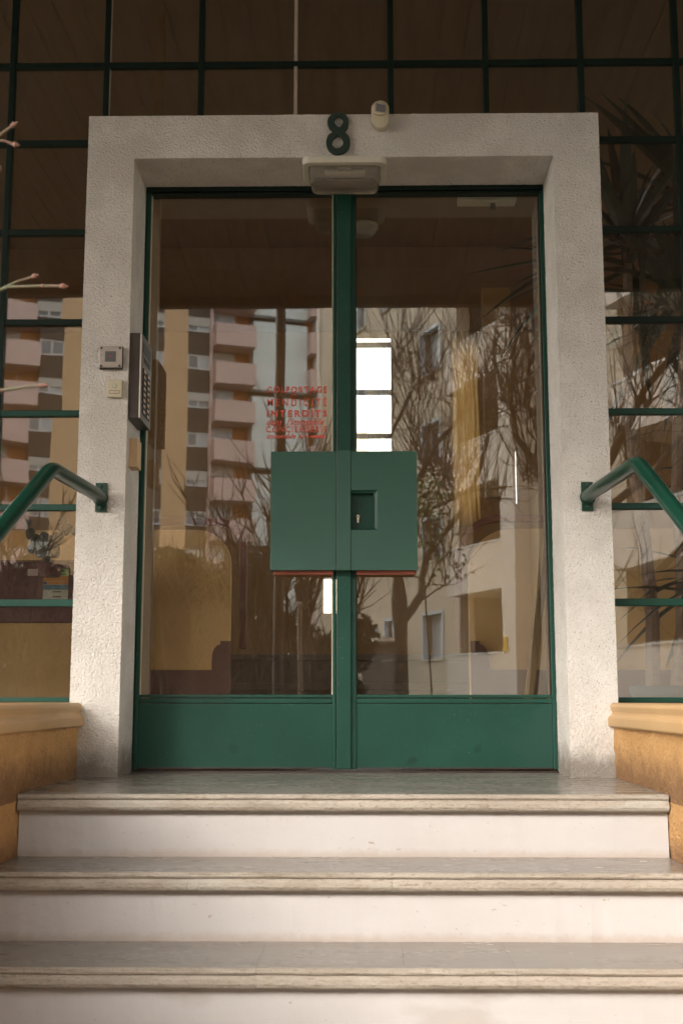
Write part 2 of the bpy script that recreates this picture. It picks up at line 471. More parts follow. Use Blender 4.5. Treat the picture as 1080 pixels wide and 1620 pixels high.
m_yellow = M('yellow_sign_plate', (.66, .40, .03), rough=.5)
m_budg = M('green_twig_bark', (.07, .085, .035), (.11, .055, .035), scale=30, rough=.6)
m_bud = M('red_bud', (.16, .05, .038), (.15, .09, .055), scale=40, rough=.6)
m_steelpipe = M('pale_joint_strip', (.50, .41, .33), (.44, .36, .29), scale=9, rough=.6)

# ================================================================ SETTING
GZ = -1.155
RISE, GO, LEDGE = .165, .2705, -.953
LX, RX = -.8635, .875
PF = -.2533                       # front face of the portal

struct(MB().box(-300, 300, -300, 60, GZ - .3, GZ - .02).build('ground', m_grass))
struct(MB().box(-60, 60, -4.4, -2.2, GZ - .02, GZ + .01).build('pavement', m_pave))
struct(MB().box(-60, 60, -4.52, -4.4, GZ - .1, GZ + .012).build('kerb', m_conc, bevel=.01))
struct(MB().box(-60, 60, -11, -4.52, GZ - .02, GZ - .008).build('road', m_asph))
struct(MB().box(-60, 60, -13.2, -11, GZ - .02, GZ + .006).build('pavement', m_pave))

# ---- steps
steps = thing('entrance_steps', 'flight of worn stone steps with white painted risers rising to the green doors', 'steps', (0, LEDGE, GZ), kind='structure')
def nose_profile(y, z, back):
    # y front edge, z top; outline in (y,z)
    return [(back, z), (y + .006, z), (y + .001, z - .003), (y - .0, z - .009), (y + .002, z - .013), (y + .007, z - .0155), (y + .0045, z - .019),
            (y + .001, z - .024), (y + .0, z - .034), (y + .003, z - .041), (y + .009, z - .046), (back, z - .046)]
NS = 7
for k in range(NS):
    y = LEDGE - GO * k; z = -RISE * k
    back = (.12 if k == 0 else y + GO + .03)
    mb = MB()
    xl_, xr_ = LX + .004, RX - .004
    prof = nose_profile(y, z, back)
    n = len(prof)
    cuts = {0: (513, 771), 1: (298, 620), 2: (405, 640, 816)}.get(k, (350, 700))
    jx = [xl_] + [at(c_, 1265 + 115 * min(k, 2), y).x for c_ in cuts] + [xr_]
    for xa_, xb_ in zip(jx[:-1], jx[1:]):
        m_ = 5
        xs = [xa_ + .0002 + (xb_ - xa_ - .0004) * i / m_ for i in range(m_ + 1)]
        vs_ = []
        tilt = random.uniform(-.0002, .0002)
        for xi, x in enumerate(xs):
            for (a, b) in prof:
                w = random.uniform(-.0009, .0009)
                vs_.append((x, a + (w if a < y + .02 else 0), b + (tilt if a < y + .02 else 0)))
        fs_ = [tuple(range(n)), tuple((len(xs) - 1) * n + i for i in range(n))]
        for i in range(len(xs) - 1):
            for j in range(n):
                j2 = (j + 1) % n
                fs_.append((i * n + j, i * n + j2, (i + 1) * n + j2, (i + 1) * n + j))
        me = MB().add(vs_, fs_).mesh('tread')
        me.materials.append(m_tread); me.materials.append(m_nose)
        for p in me.polygons:
            if p.center.y < y + .03 and p.center.z < z - .0005: p.material_index = 1
        o = link('tread', me, None, steps); o.location = (0, -LEDGE, -GZ)
    # riser under this nosing
    rb = MB()
    nx = 60
    z1 = z - .046; z0 = z - RISE
    y0 = y + .028
    top = []; bot = []
    for i in range(nx + 1):
        x = LX + .003 + (RX - LX - .006) * i / nx
        top.append((x, y0, z1)); bot.append((x, y0 - random.uniform(0, .0025), z0 - .004))
    vs_ = top + bot + [(LX + .003, y0 + .05, z1), (RX - .003, y0 + .05, z1), (RX - .003, y0 + .05, z0), (LX + .003, y0 + .05, z0)]
    fs_ = [(i, i + 1, nx + 2 + i, nx + 1 + i) for i in range(nx)] + [tuple(range(2 * nx + 2, 2 * nx + 6))]
    rb.add(vs_, fs_)
    o = rb.build('riser', m_riser if k < 6 else m_riser, steps, fix=True); o.location = (0, -LEDGE, -GZ)

# ---- portal (roughcast surround)
XL, XR, ZT, IL, IR, ZL = -.894, .891, 2.279, -.7307, .7306, 2.1205
mb = MB()
rough_box(mb, XL, IL, PF, -.0, 0, ZT, .009, 'xXyzZ')
rough_box(mb, IR, XR, PF, -.0, 0, ZT, .009, 'xXyzZ')
rough_box(mb, IL, IR, PF, -.0, ZL, ZT, .009, 'yzZ')
roughen(mb, .0009, 70)
portal = mb.build('door_surround', m_cast, smooth=True, fix=False)
tag(portal, 'white roughcast concrete surround framing the green double door', 'door surround')

# ---- planter walls with coping
CT = .236; CB = .160
def planter(side):
    s = side
    xi = LX if s < 0 else RX
    t = thing('planter_wall', 'ochre roughcast planter wall with moulded coping, ' + ('left of the steps' if s < 0 else 'right of the steps'),
              'planter', (xi, -1.6, GZ), group='planter walls flanking the steps')
    mb = MB()
    x0, x1 = (xi - .16, xi) if s < 0 else (xi, xi + .16)
    rough_box(mb, x0, x1, -3.0, PF + .002, GZ, CB, .014, 'xXyz')
    # far outer walls of the bed
    roughen(mb, .0045, 60)
    mb.v = [(v[0] - xi, v[1] + 1.6, v[2] - GZ) for v in mb.v]
    mb.build('wall', m_ochre, t, smooth=True, fix=False)
    mb = MB().box(*( (xi - 2.4, xi - .163) if s < 0 else (xi + .163, xi + 2.4)), -3.0, -2.86, GZ, CB)
    mb.box(*( (xi - 2.4, xi - .163) if s < 0 else (xi + .163, xi + 2.4)), PF + .05, PF + .13, GZ, CB - .002)
    mb.v = [(v[0] - xi, v[1] + 1.6, v[2] - GZ) for v in mb.v]
    mb.build('wall', m_ochre, t)
    # coping along the wall: moulded section
    prof = [(-.165, 0), (.012, 0), (.020, .006), (.020, .030), (.014, .036), (.008, .040), (.006, .048), (.010, .058), (.012, .066), (.008, .074), (0, .078), (-.165, .078)]
    pr = [((q[0] * (1 if s < 0 else -1)), q[1] + (CB - GZ)) for q in prof]
    mb = MB().prism(pr, -1.43, 1.6 + PF - .003, 'y')
    mb.build('coping', m_coping, t, bevel=.0015, smooth='auto')
    mb = MB().box(*((-2.42, -.168) if s < 0 else (.168, 2.42)), -1.42, -1.23, CB - GZ, CT - GZ)
    mb.build('coping', m_coping, t, bevel=.008)
    b = MB().box(*((-2.4, -.165) if s < 0 else (.165, 2.4)), -1.26, 1.37, CB - GZ - .3, CB - GZ - .1)
    b.build('soil', m_soil, t)
    return t
pl_l = planter(-1); pl_r = planter(1)

# coping under the side windows
for s in (-1, 1):
    xa, xb = ((-3.6, XL - .003) if s < 0 else (XR + .003, 3.6))
    o = MB().box(xa, xb, PF + .004, -.07, CB + .02, at(1020, 1110.5, -.12).z - .004).build('window_sill', m_coping, bevel=.006)
    tag(o, 'ochre painted sill under the ' + ('left' if s < 0 else 'right') + ' side window', 'sill', 'sills under the side windows')
    o = MB().box(xa, xb, PF + .1, -.0, GZ, CB + .018).build('base_wall', m_ochre)
    tag(o, 'ochre base wall under the ' + ('left' if s < 0 else 'right') + ' side window', 'wall', 'walls under the side windows')

# ---- glazed screen round the portal
GY = -.125
screen = thing('glazed_screen', 'tall gridded glass screen with thin dark green steel bars around the door surround', 'window wall', (0, GY, 0))
vx = [at(p, 103, GY).x for p in (22, 166, 315, 467, 620, 773, 926, 1068)]
pitch = (vx[-1] - vx[0]) / 7
vxs = [vx[0] + pitch * i for i in range(-7, 15)]
zs_l = [at(60, y, GY).z for y in (1106, 953, 803, 655, 510, 369, 230)]
zs_r = [at(1020, y, GY).z for y in (1108, 954, 801, 651, 507, 363, 219)]
zs = [(a + b) / 2 for a, b in zip(zs_l, zs_r)]
zs.append(at(540, 102, GY).z)
dzz = zs[-1] - zs[-2]
while zs[-1] < 3.0: zs.append(zs[-1] + dzz)
ZTOP = zs[-1]
bw = .0105
SX0, SX1 = vxs[0], vxs[-1]
for i, x in enumerate(vxs):
    inside = XL < x < XR
    z0 = ZT if inside else zs[0]
    white = abs(x - vx[3]) < .05
    if white:
        MB().box(x - .006, x + .006, -.008, .012, z0 - .02, ZTOP).build('joint_strip', m_steelpipe, screen, bevel=.002)
    else:
        MB().box(x - bw, x + bw, -.012, .016, z0 - .004, ZTOP).build('mullion', m_green_shade, screen, bevel=.0025)
# pale strip beside the second mullion
MB().box(vx[1] + .0125, vx[1] + .022, -.004, .012, ZT - .02, ZTOP).build('joint_strip', m_steelpipe, screen, bevel=.002)
for j, z in enumerate(zs):
    spans = [(SX0, SX1)] if z > ZT else [(SX0, XL - .002), (XR + .002, SX1)]
    for (a, b) in spans:
        h = .011 if z > .9 else .0125
        if j == 0: h = .008
        MB().box(a, b, -.0095, .013, z - h, z + h).build('transom', m_green_shade if z > 1.45 else m_green, screen, bevel=.0025)  # upper bars get the green with shade painted in, lower ones the door green
# panes: each a sheet of glass set between bars, very slightly out of true
for i in range(len(vxs) - 1):
    for j in range(len(zs) - 1):
        x0, x1 = vxs[i], vxs[i + 1]; z0, z1 = zs[j], zs[j + 1]
        if x1 > XL and x0 < XR and z0 < ZT:
            if x0 > XL - .001 and x1 < XR + .001 and z1 < ZT: continue
            if z1 <= ZT + .02:
                if x0 < XL: x1 = min(x1, XL + .01)
                elif x1 > XR: x0 = max(x0, XR - .01)
                else: continue
            else:
                if x0 < XL or x1 > XR:
                    pass
                z0 = max(z0, ZT - .01) if (x0 > XL and x1 < XR) else z0
        if x1 - x0 < .02: continue
        cx, cz = (x0 + x1) / 2, (z0 + z1) / 2
        w, h = (x1 - x0) / 2 - .006, (z1 - z0) / 2 - .006
        o = MB().box(-w, w, 0, .005, -h, h).build('pane', m_glass2, screen, loc=(cx, .004, cz))
        o.rotation_euler = (random.uniform(-.0022, .0022), 0, random.uniform(-.0022, .0022))

# ---- our building above and beside
struct(MB().box(-14, 14, -4.36, -4.28, 3.10, 3.5).build('canopy_fascia', m_fascia, bevel=.005))
cx_ = thing('porch_ceiling', 'dark brown boarded porch ceiling above the entrance', None, (0, -2.2, 3.18), kind='structure')
bw_ = .118
proto_b = MB().box(-.052, .052, -2.08, 2.3, -.009, 0).mesh('board'); proto_b.materials.append(m_soffit)
for i in range(-55, 56):
    o = bpy.data.objects.new('board', proto_b); COL.objects.link(o); o.parent = cx_
    o.location = (i * bw_, 0, random.uniform(-.003, .003))
MB().box(-14, 14, -2.08, 2.4, .002, .2).build('backing', m_soffit, cx_)
bld = thing('apartment_block', 'ochre rendered apartment block that the entrance belongs to', 'building', (0, 2, GZ))
def up(mb): 
    mb.v = [(v[0], v[1] - 2, v[2] - GZ) for v in mb.v]; return mb
up(MB().box(-14, 14, -4.30, 4.9, 3.5, 13)).build('upper_storeys', m_ochre, bld)
up(MB().box(-14, 14, -.12, 4.9, 3.4, 3.5)).build('floor_slab', m_conc, bld)
up(MB().box(-14, SX0 - .02, -.2, 0, GZ, 3.4).box(SX1 + .02, 14, -.2, 0, GZ, 3.4)).build('wall', m_ochre, bld)
up(MB().box(-5.2, 5.2, -.112, -.0, ZTOP + .012, 3.4)).build('head_beam', m_fascia, bld)

# ================================================================ THE DOUBLE DOOR
def X0(px, py=1000, y=0.0): return at(px, py, y).x
def Z0(py, px=545, y=0.0): return at(px, py, y).z
FT = .024
fr = thing('door_frame', 'dark green steel frame fixed round the two glazed door leaves', 'door frame', (0, 0, 0))
xa, xb = X0(215.5), X0(876.5)
zt = Z0(303.5)
MB().box(IL + .001, xa - .0015, -.012, .05, .004, zt + .02).build('jamb', m_green, fr, bevel=.002)
MB().box(xb + .0015, IR - .001, -.012, .05, .004, zt + .02).build('jamb', m_green, fr, bevel=.002)
MB().box(xa - .0015, xb + .0015, -.0122, .05, zt + .0015, ZL + .004).build('head', m_green_shade, fr, bevel=.002)
struct(MB().box(IL, IR, -.02, .1, .0005, .006).build('threshold', m_bronze))

XM0, XM1, XM2, XM3 = X0(526), X0(532), X0(555), X0(563)
ZG0, ZG1 = Z0(1099), Z0(307)
ZK = Z0(1104.5)
def leaf(x0, x1, gx0, gx1, label):
    t = thing('door_leaf', label, 'door leaf', (x0, 0, .012), group='leaves of the green entrance door')
    def B(a, b, c, d, e, f): return MB().box(a - x0, b - x0, c, d, e - .012, f - .012)
    B(x0, gx0, -.004, .036, .012, zt).build('stile', m_green, t, bevel=.0022)
    B(gx1, x1, -.004, .036, .012, zt).build('stile', m_green, t, bevel=.0022)
    B(gx0, gx1, -.0035, .036, ZG1, zt).build('top_rail', m_green_shade, t, bevel=.002)
    B(gx0, gx1, -.0045, .036, ZK + .0015, ZG0).build('glazing_bead', m_green, t, bevel=.002)
    B(gx0, gx1, -.001, .036, ZK - .018, ZK - .001).build('bottom_rail', m_green, t, bevel=.003)
    B(gx0, gx1, .001, .034, .014, ZK - .0195).build('kick_panel', m_green, t, bevel=.0015)
    # a thin pressed line near the foot of the panel
    B(gx0 + .004, gx1 - .004, -.0022, .001, .0135, .018).build('drip_edge', m_bronze, t)
    # bead round the glass on the other three sides
    b = B(gx0, gx0 + .0035, .006, .016, ZG0, ZG1)
    bb = B(gx1 - .0035, gx1, .006, .016, ZG0, ZG1); b.add(bb.v, bb.f)
    b.build('putty_line', m_pvc if x0 < -.3 else m_gap, t)
    p = B(gx0 + .0005, gx1 - .0005, .018, .024, ZG0, ZG1).build('pane', m_glass, t)
    return t
dl_ = leaf(xa, XM1 - .001, X0(223), XM0, 'left leaf of the green glazed double door, red lettering on its glass')
dr_ = leaf(XM1 + .001, xb, XM3, X0(870), 'right leaf of the green glazed double door, with the lock recess')
# astragal strip that covers the joint
def sub(mb, t): 
    l = t.location; mb.v = [(v[0] - l.x, v[1] - l.y, v[2] - l.z) for v in mb.v]; return mb
sub(MB().box(XM1 + .0005, XM2 - .0005, -.016, -.0042, .014, zt - .002), dr_).build('astragal', m_green, dr_, bevel=.002)

# cover plates
YP = -.052
def XP(px, py=808): return at(px, py, YP).x
def ZP(py, px=545): return at(px, py, YP).z
px0, px1, px2, px3 = XP(428), XP(532), XP(555), XP(659.5)
pz0, pz1 = ZP(902), ZP(714)
pl = sub(MB().box(px0, px1 - .001, YP, YP + .0025, pz0, pz1), dl_).build('cover_plate', m_plate, dl_, bevel=.001)
sub(MB().box(px0 + .0008, px0 + .0035, YP + .0026, -.004, pz0 + .001, pz1 - .001).box(px1 - .005, px1 - .0022, YP + .0026, -.0045, pz0 + .001, pz1 - .001)
    .box(px0 + .004, px1 - .0055, YP + .0026, -.004, pz0 + .001, pz0 + .0035).box(px0 + .004, px1 - .0055, YP + .0026, -.004, pz1 - .0035, pz1 - .001), dl_).build('plate_return', m_green, dl_)
# centre strip of the box
sub(MB().box(px1 + .0005, px2 - .0008, YP - .003, -.0165, pz0 - .0005, pz1 + .003), dr_).build('centre_strip', m_plate, dr_, bevel=.0012)
# right plate with the recess cut in it
rx0, rx1, rz0, rz1 = XP(555.6), XP(597), ZP(838.5), ZP(775)
fr_ = MB()
fr_.box(px2, px3, YP, YP + .0025, rz1, pz1).box(px2, px3, YP, YP + .0025, pz0, rz0).box(rx1, px3, YP, YP + .0025, rz0, rz1)
mesh_plate = sub(fr_, dr_)
o = mesh_plate.build('cover_plate', m_plate, dr_)
sub(MB().box(px3 - .0035, px3 - .0008, YP + .0026, -.004, pz0 + .001, pz1 - .001).box(px2 + .004, px3 - .004, YP + .0026, -.004, pz0 + .001, pz0 + .0035)
    .box(px2 + .004, px3 - .004, YP + .0026, -.004, pz1 - .0035, pz1 - .001), dr_).build('plate_return', m_green, dr_)
# recess pocket with rounded right-hand corners
def rrect(x0, x1, z0, z1, r, n=6, only_right=False):
    pts = []
    for (cx, cz, a0) in ((x1 - r, z0 + r, -90), (x1 - r, z1 - r, 0), (x0 + r, z1 - r, 90), (x0 + r, z0 + r, 180)):
        if only_right and cx < (x0 + x1) / 2:
            pts.append((x0, z1 if a0 == 90 else z0)); continue
        for i in range(n + 1):
            a = R(a0 + 90 * i / n); pts.append((cx + r * math.cos(a), cz + r * math.sin(a)))
    return pts
outl = rrect(rx0 - .001, rx1 + .002, rz0 - .002, rz1 + .002, .0004, 6, True)
inn = rrect(rx0 + .0005, rx1 - .010, rz0 + .006, rz1 - .010, .014, 6, True)
mb = MB(); n = len(outl)
vs_ = [(p[0], YP + .003, p[1]) for p in outl] + [(p[0], YP + .012, p[1]) for p in inn] + [(p[0], YP + .034, p[1]) for p in inn]
fs_ = [(i, (i + 1) % n, n + (i + 1) % n, n + i) for i in range(n)] + [(n + i, n + (i + 1) % n, 2 * n + (i + 1) % n, 2 * n + i) for i in range(n)] + [tuple(2 * n + i for i in range(n))]
mb.add(vs_, fs_)
sub(mb, dr_).build('lock_recess', m_green, dr_, smooth='auto')
# fill corners between the square cut-out and the rounded pocket
lk = at(566, 822, YP + .03)
body = MB()
cpts = []
for i in range(25):
    a = R(-50 + 280 * i / 24); cpts.append((.0062 * math.cos(a), .0105 + .0062 * math.sin(a)))
cpts += [(-.0034, -.0105), (-.002, -.0125), (.002, -.0125), (.0034, -.0105)]
body.prism([(lk.x + a, lk.z + b) for a, b in cpts], lk.y - .008, lk.y + .004, 'y')
cyl = sub(body, dr_).build('lock_cylinder', m_brass, dr_, bevel=.0006)
l = dr_.location
MB().box(lk.x - l.x - .0045, lk.x - l.x + .0045, lk.y - .0086, lk.y - .0081, lk.z + .0098 - l.z, lk.z + .0114 - l.z).build('key_slot', m_black, cyl)
hp = at(563.5, 799, YP + .03)
sub(MB().lathe([(.0046, .003), (.0058, 0), (.006, -.003), (.0035, -.0032)], (hp.x, hp.y, hp.z), 20, 'y'), dr_).build('screw_hole', m_black, dr_)
# the red-brown boards behind the plates, on the inside of the glass
for (a, b, t) in ((432.5, 526.5, dl_), (563.5, 656, dr_)):
    yy = -.030
    q0, q1 = at(a, 909, yy), at(b, 909, yy)
    sub(MB().box(q0.x, q1.x, yy, -.005, q0.z, at(a, 860, yy).z), t).build('backing_board', m_redwood, t, bevel=.0015)
# door closer
q0, q1 = at(724.5, 318, .05), at(816, 306, .05)
cl = sub(MB().box(q0.x, q1.x, .05, .105, q0.z, q1.z), dr_).build('door_closer', m_white_pl, dr_, bevel=.003)
q = at(780, 320, .06)
sub(MB().tube([(q.x, .08, q.z + .004), (q.x, .08, q.z - .018)], .01, 12), dr_).build('closer_arm', m_bronze, dr_)

# lettering on the left pane
TY = .0168
def text_mesh(s, shear=0.0, off=.0, ext=.0005, spacing=1.0):
    cu = bpy.data.curves.new('lettering', 'FONT')
    cu.body = s; cu.size = 1; cu.extrude = ext; cu.offset = off; cu.shear = shear; cu.resolution_u = 3
    cu.space_character = spacing
    ob = bpy.data.objects.new('lettering_source', cu); COL.objects.link(ob)
    dg = bpy.context.evaluated_depsgraph_get(); dg.update()
    me = bpy.data.meshes.new_from_object(ob.evaluated_get(dg))
    bpy.data.objects.remove(ob)
    return me
def place_text(s, x0, x1, y0, y1, m, parent, plane, shear=0, off=0, thick=.0006, name='lettering', spacing=1.0, descend=False):
    me = text_mesh(s, shear, off, .5, spacing)
    xs_ = [v.co.x for v in me.vertices]; ys_ = [v.co.y for v in me.vertices]
    a, b, c, d = min(xs_), max(xs_), min(ys_), max(ys_)
    p0 = at(x0, y1, plane); p1 = at(x1, y0, plane)
    for v in me.vertices:
        u = (v.co.x - a) / (b - a); w = (v.co.y - c) / (d - c)
        z_ = v.co.z
        v.co = (p0.x + (p1.x - p0.x) * u, plane - thick / 2 + z_ * thick, p0.z + (p1.z - p0.z) * w)
        if parent: v.co -= parent.location
    me.materials.clear(); me.materials.append(m)
    me.name = name
    return link(name, me, m, parent)
L = [('COLPORTAGE', 422, 517, 611, 621.5, 0, .016, 1.25), ('ET', 459, 469, 624, 628.5, 0, .0, 1.3),
     ('MENDICITÉ', 423, 517, 627.5, 642.5, 0, .006, 1.5), ('INTERDITS', 422, 517, 648.5, 659.5, 0, .03, 1.4),
     ("dans  l'immeuble", 422, 512.5, 661.5, 672, .4, .008, 1.05), ('CONCIERGERIE', 421, 516.5, 674, 684, 0, .012, 1.25),
     ('immeuble', 421.5, 468, 686, 694, .4, .012, 1.05), ('N°6', 472.5, 488, 687, 694, .25, .02, 1.2)]
for (s, x0, x1, y0, y1, sh, of, spc) in L:
    place_text(s, x0, x1, y0, y1, m_red, dl_, TY, sh, of, .0006, 'lettering', spc)
ap = [(492, 692.5), (491.5, 689.5), (510, 688), (509.5, 686.3), (514.5, 690.5), (510.5, 694.5), (509.8, 692.8)]
pts = [at(a, b, TY) for a, b in ap]
sub(MB().prism([(p.x, p.z) for p in pts][::-1], TY - .0003, TY + .0003, 'y'), dl_).build('arrow', m_red, dl_)
p0, p1 = at(421, 672.6, TY), at(492, 671.9, TY)
sub(MB().box(p0.x, p1.x, TY - .0003, TY + .0003, p0.z, p1.z), dl_).build('underline', m_red, dl_)

# ================================================================ FITTINGS ON THE SURROUND
def smooth_loop(pts, n=6):
    out = []; m_ = len(pts)
    for i in range(m_):
        p0, p1, p2, p3 = [Vector(pts[(i + k) % m_]) for k in (-1, 0, 1, 2)]
        for j in range(n):
            t_ = j / n
            out.append(.5 * ((2 * p1) + (p2 - p0) * t_ + (2 * p0 - 5 * p1 + 4 * p2 - p3) * t_ ** 2 + (3 * p1 - p0 - 3 * p2 + p3) * t_ ** 3))
    return out
eight = [[(450, 118), (400, 128), (358, 168), (350, 215), (368, 262), (398, 297), (360, 328), (338, 380), (342, 432), (372, 480), (430, 507), (500, 495), (545, 455), (560, 400), (550, 345), (512, 297), (536, 260), (545, 215), (538, 165), (503, 130)],
         [(455, 152), (425, 165), (411, 197), (427, 235), (462, 258), (488, 230), (498, 195), (485, 165)],
         [(442, 330), (413, 352), (392, 388), (391, 422), (414, 450), (447, 456), (482, 438), (499, 402), (490, 364), (466, 340)]]
cu = bpy.data.curves.new('house_number', 'CURVE'); cu.dimensions = '2D'; cu.fill_mode = 'BOTH'; cu.extrude = .006; cu.bevel_depth = .0008
for loop in eight:
    q_ = [at(460 + a / 6, 160 + b / 6, PF - .008) for a, b in smooth_loop(loop)]
    sp_ = cu.splines.new('POLY'); sp_.points.add(len(q_) - 1); sp_.use_cyclic_u = True
    for i, p in enumerate(q_): sp_.points[i].co = (p.x, p.z, 0, 1)
tmp = bpy.data.objects.new('number_source', cu); COL.objects.link(tmp)
dg = bpy.context.evaluated_depsgraph_get(); dg.update()
me = bpy.data.meshes.new_from_object(tmp.evaluated_get(dg)); bpy.data.objects.remove(tmp)
for v in me.vertices: v.co = (v.co.x, PF - .0085 - v.co.z, v.co.y)
me.materials.clear(); me.materials.append(m_num); me.name = 'house_number'
place_num = link('house_number', me, m_num)
tag(place_num, 'dark green metal house number 8 above the lamp', 'house number')

# bulkhead lamp under the lintel
lamp = thing('bulkhead_lamp', 'aged white rectangular bulkhead lamp with ribbed glass under the lintel', 'lamp', (at(545, 290, -.2).x, -.17, ZL))
lx_ = lamp.location
q0, q1 = at(477.5, 262, PF - .012), at(613, 262, PF - .012)
w = (q1.x - q0.x) / 2
yf = PF - .012 - lamp.location.y
yb = .10
def rr(x0, x1, y0, y1, r, n=6):
    return rrect(x0, x1, y0, y1, r, n)
mb = MB()
o_ = rr(-w, w, yf, yb, .03); i_ = rr(-w + .022, w - .022, yf + .022, yb - .022, .022)
n = len(o_)
vs_ = []
for (pts_, z) in ((o_, -.002), (o_, -.016), ([(a * .975, b * .975 if b < 0 else b - .003) for a, b in o_], -.024), (i_, -.026), (i_, -.004)):
    vs_ += [(a, b, z) for a, b in pts_]
fs_ = []
for k in range(4):
    fs_ += [(k * n + i, k * n + (i + 1) % n, (k + 1) * n + (i + 1) % n, (k + 1) * n + i) for i in range(n)]
mb.add(vs_, fs_ + [tuple(range(n))])
lf = mb.build('frame', m_white_pl, lamp, smooth='auto')
mb = MB(); vs_ = []; fs_ = []
for (ins, z) in ((.024, -.006), (.026, -.040), (.029, -.060), (.036, -.074), (.055, -.081)):
    vs_ += [(a, b, z) for a, b in rr(-w + ins, w - ins, yf + ins, yb - ins, .02)]
for k in range(4):
    fs_ += [(k * n + i, k * n + (i + 1) % n, (k + 1) * n + (i + 1) % n, (k + 1) * n + i) for i in range(n)]
fs_ += [tuple(4 * n + i for i in range(n))]
MBd = mb.add(vs_, fs_).build('diffuser', m_lampglass, lamp, smooth='auto')
MB().box(-w + .04, w - .04, yf + .05, yb - .05, -.012, -.003).build('reflector', m_white_pl, lamp)
MB().box(-.022, .022, yf + .035, yf + .07, -.034, -.0125).build('lamp_holder', m_white_pl, lamp)
MB().tube([(-.07, -.03, -.036), (.07, -.03, -.036)], .014, 12).build('bulb', m_white_pl, lamp)

# motion sensor on the lintel
sp = at(601, 183, PF - .02)
sen = thing('motion_sensor', 'small cream twilight sensor with a grey lens on top of the lintel', 'sensor', (sp.x, PF - .001, sp.z))
h = (at(601, 161, PF - .02).z - at(601, 204, PF - .02).z) / 2
wd = (at(615, 183, PF - .02).x - at(587, 183, PF - .02).x) / 2
MB().prism(rrect(-wd, wd, -h, h, wd * .98, 8), -.034, 0, 'y').build('housing', m_pvc, sen, bevel=.004, smooth='auto')
MB().prism(rrect(-wd * .86, wd * .86, -h * .18, h * .86, wd * .7, 8), -.044, -.0345, 'y').build('hood', m_pvc, sen, bevel=.004, smooth='auto')
a = R(-12)
MB().prism([(-.0145 * math.cos(a) + .001, h * .62 + .002), (-.0125, h * .08 + .004), (.0145, h * .02), (.0165, h * .5)][::-1], -.0462, -.0442, 'y').build('lens', m_lens, sen, bevel=.0006)
MB().prism([(-.0175, h * .70 + .002), (-.0155, h * .02 + .002), (.0175, -h * .04), (.0195, h * .58)][::-1], -.0455, -.0441, 'y').build('lens_frame', m_alu, sen)

# steel plate with red light
p0, p1 = at(156, 583, PF - .02), at(194.5, 547, PF - .02)
ca = (p0 + p1) / 2
rd = thing('badge_reader', 'square steel badge reader with a red light, above the doorbell', 'badge reader', (ca.x, PF, ca.z))
w, h = (p1.x - p0.x) / 2, (p1.z - p0.z) / 2
MB().box(-w, w, -.018, -.001, -h, h).build('back_box', m_bronze, rd, bevel=.003)
MB().box(-w + .002, w - .001, -.0215, -.0182, -h + .003, h - .001).build('faceplate', m_steel, rd, bevel=.0012)
MB().box(-w * .46, w * .46, -.0226, -.0216, -h * .42, h * .50).build('window', m_dark, rd)
MB().lathe([(.0021, 0), (.002, -.001), (.0008, -.0014)], (0, -.0227, .002), 12, 'y').build('indicator', m_redled, rd)
sc0 = MB().lathe([(.0042, 0), (.0042, -.0015), (.003, -.0022), (.0008, -.0022)], (0, 0, 0), 12, 'y').mesh('screw'); sc0.materials.append(m_bronze)
for (a, b) in ((-1, -1), (1, -1), (-1, 1), (1, 1)):
    o = bpy.data.objects.new('screw', sc0); COL.objects.link(o); o.parent = rd; o.location = (a * w * .78, -.0216, b * h * .78)
# doorbell
p0, p1 = at(169.5, 628, PF - .02), at(193.5, 600, PF - .02)
ca = (p0 + p1) / 2
db = thing('doorbell', 'small cream doorbell with round button and name slot, below the badge reader', 'doorbell', (ca.x, PF, ca.z))
w, h = (p1.x - p0.x) / 2, (p1.z - p0.z) / 2
MB().box(-w, w, -.02, -.001, -h, h).build('housing', m_pvc, db, bevel=.003)
MB().lathe([(.0065, 0), (.0062, -.0025), (.004, -.003)], (0, -.0203, h * .25), 20, 'y').build('button', m_white_pl, db, smooth='auto')
MB().lathe([(.0074, 0), (.0074, -.0006), (.0066, -.0006)], (0, -.0202, h * .25), 20, 'y').build('button_ring', m_dark, db)
MB().box(-w * .72, w * .72, -.0206, -.0201, -h * .62, -h * .26).build('name_slot', m_dark, db)
MB().box(-w * .66, w * .66, -.0212, -.0207, -h * .57, -h * .31).build('name_card', m_label, db)

# intercom on the left reveal
ic0 = at(205.5, 600, -.245).x; ic1 = at(223.5, 600, -.245).x
zt_, zb_ = at(215, 526.5, -.245).z, at(215, 661, -.245).z
yn, yf_ = -.245, -.045
icx = IL - .002
ic = thing('intercom_panel', 'dark bronze intercom panel with rows of call buttons on the left reveal', 'intercom', (icx, yn, zb_))
pw_ = ic1 - icx
MB().box(0, pw_ - .006, 0, yf_ - yn, 0, zt_ - zb_).build('housing', m_bronze, ic, bevel=.002)
MB().box(pw_ - .006, pw_ - .001, -.001, .003, .001, zt_ - zb_ - .001).build('edge_trim', m_alu, ic)
fp = MB().box(pw_ - .006, pw_, .0032, yf_ - yn, -.001, zt_ - zb_ + .001).build('faceplate', m_face, ic, bevel=.0008)
H = zt_ - zb_; Wd = yf_ - yn
MB().box(pw_ + .0002, pw_ + .0012, .03, Wd - .03, H * .80, H * .92).build('speaker_grille', m_black, fp)
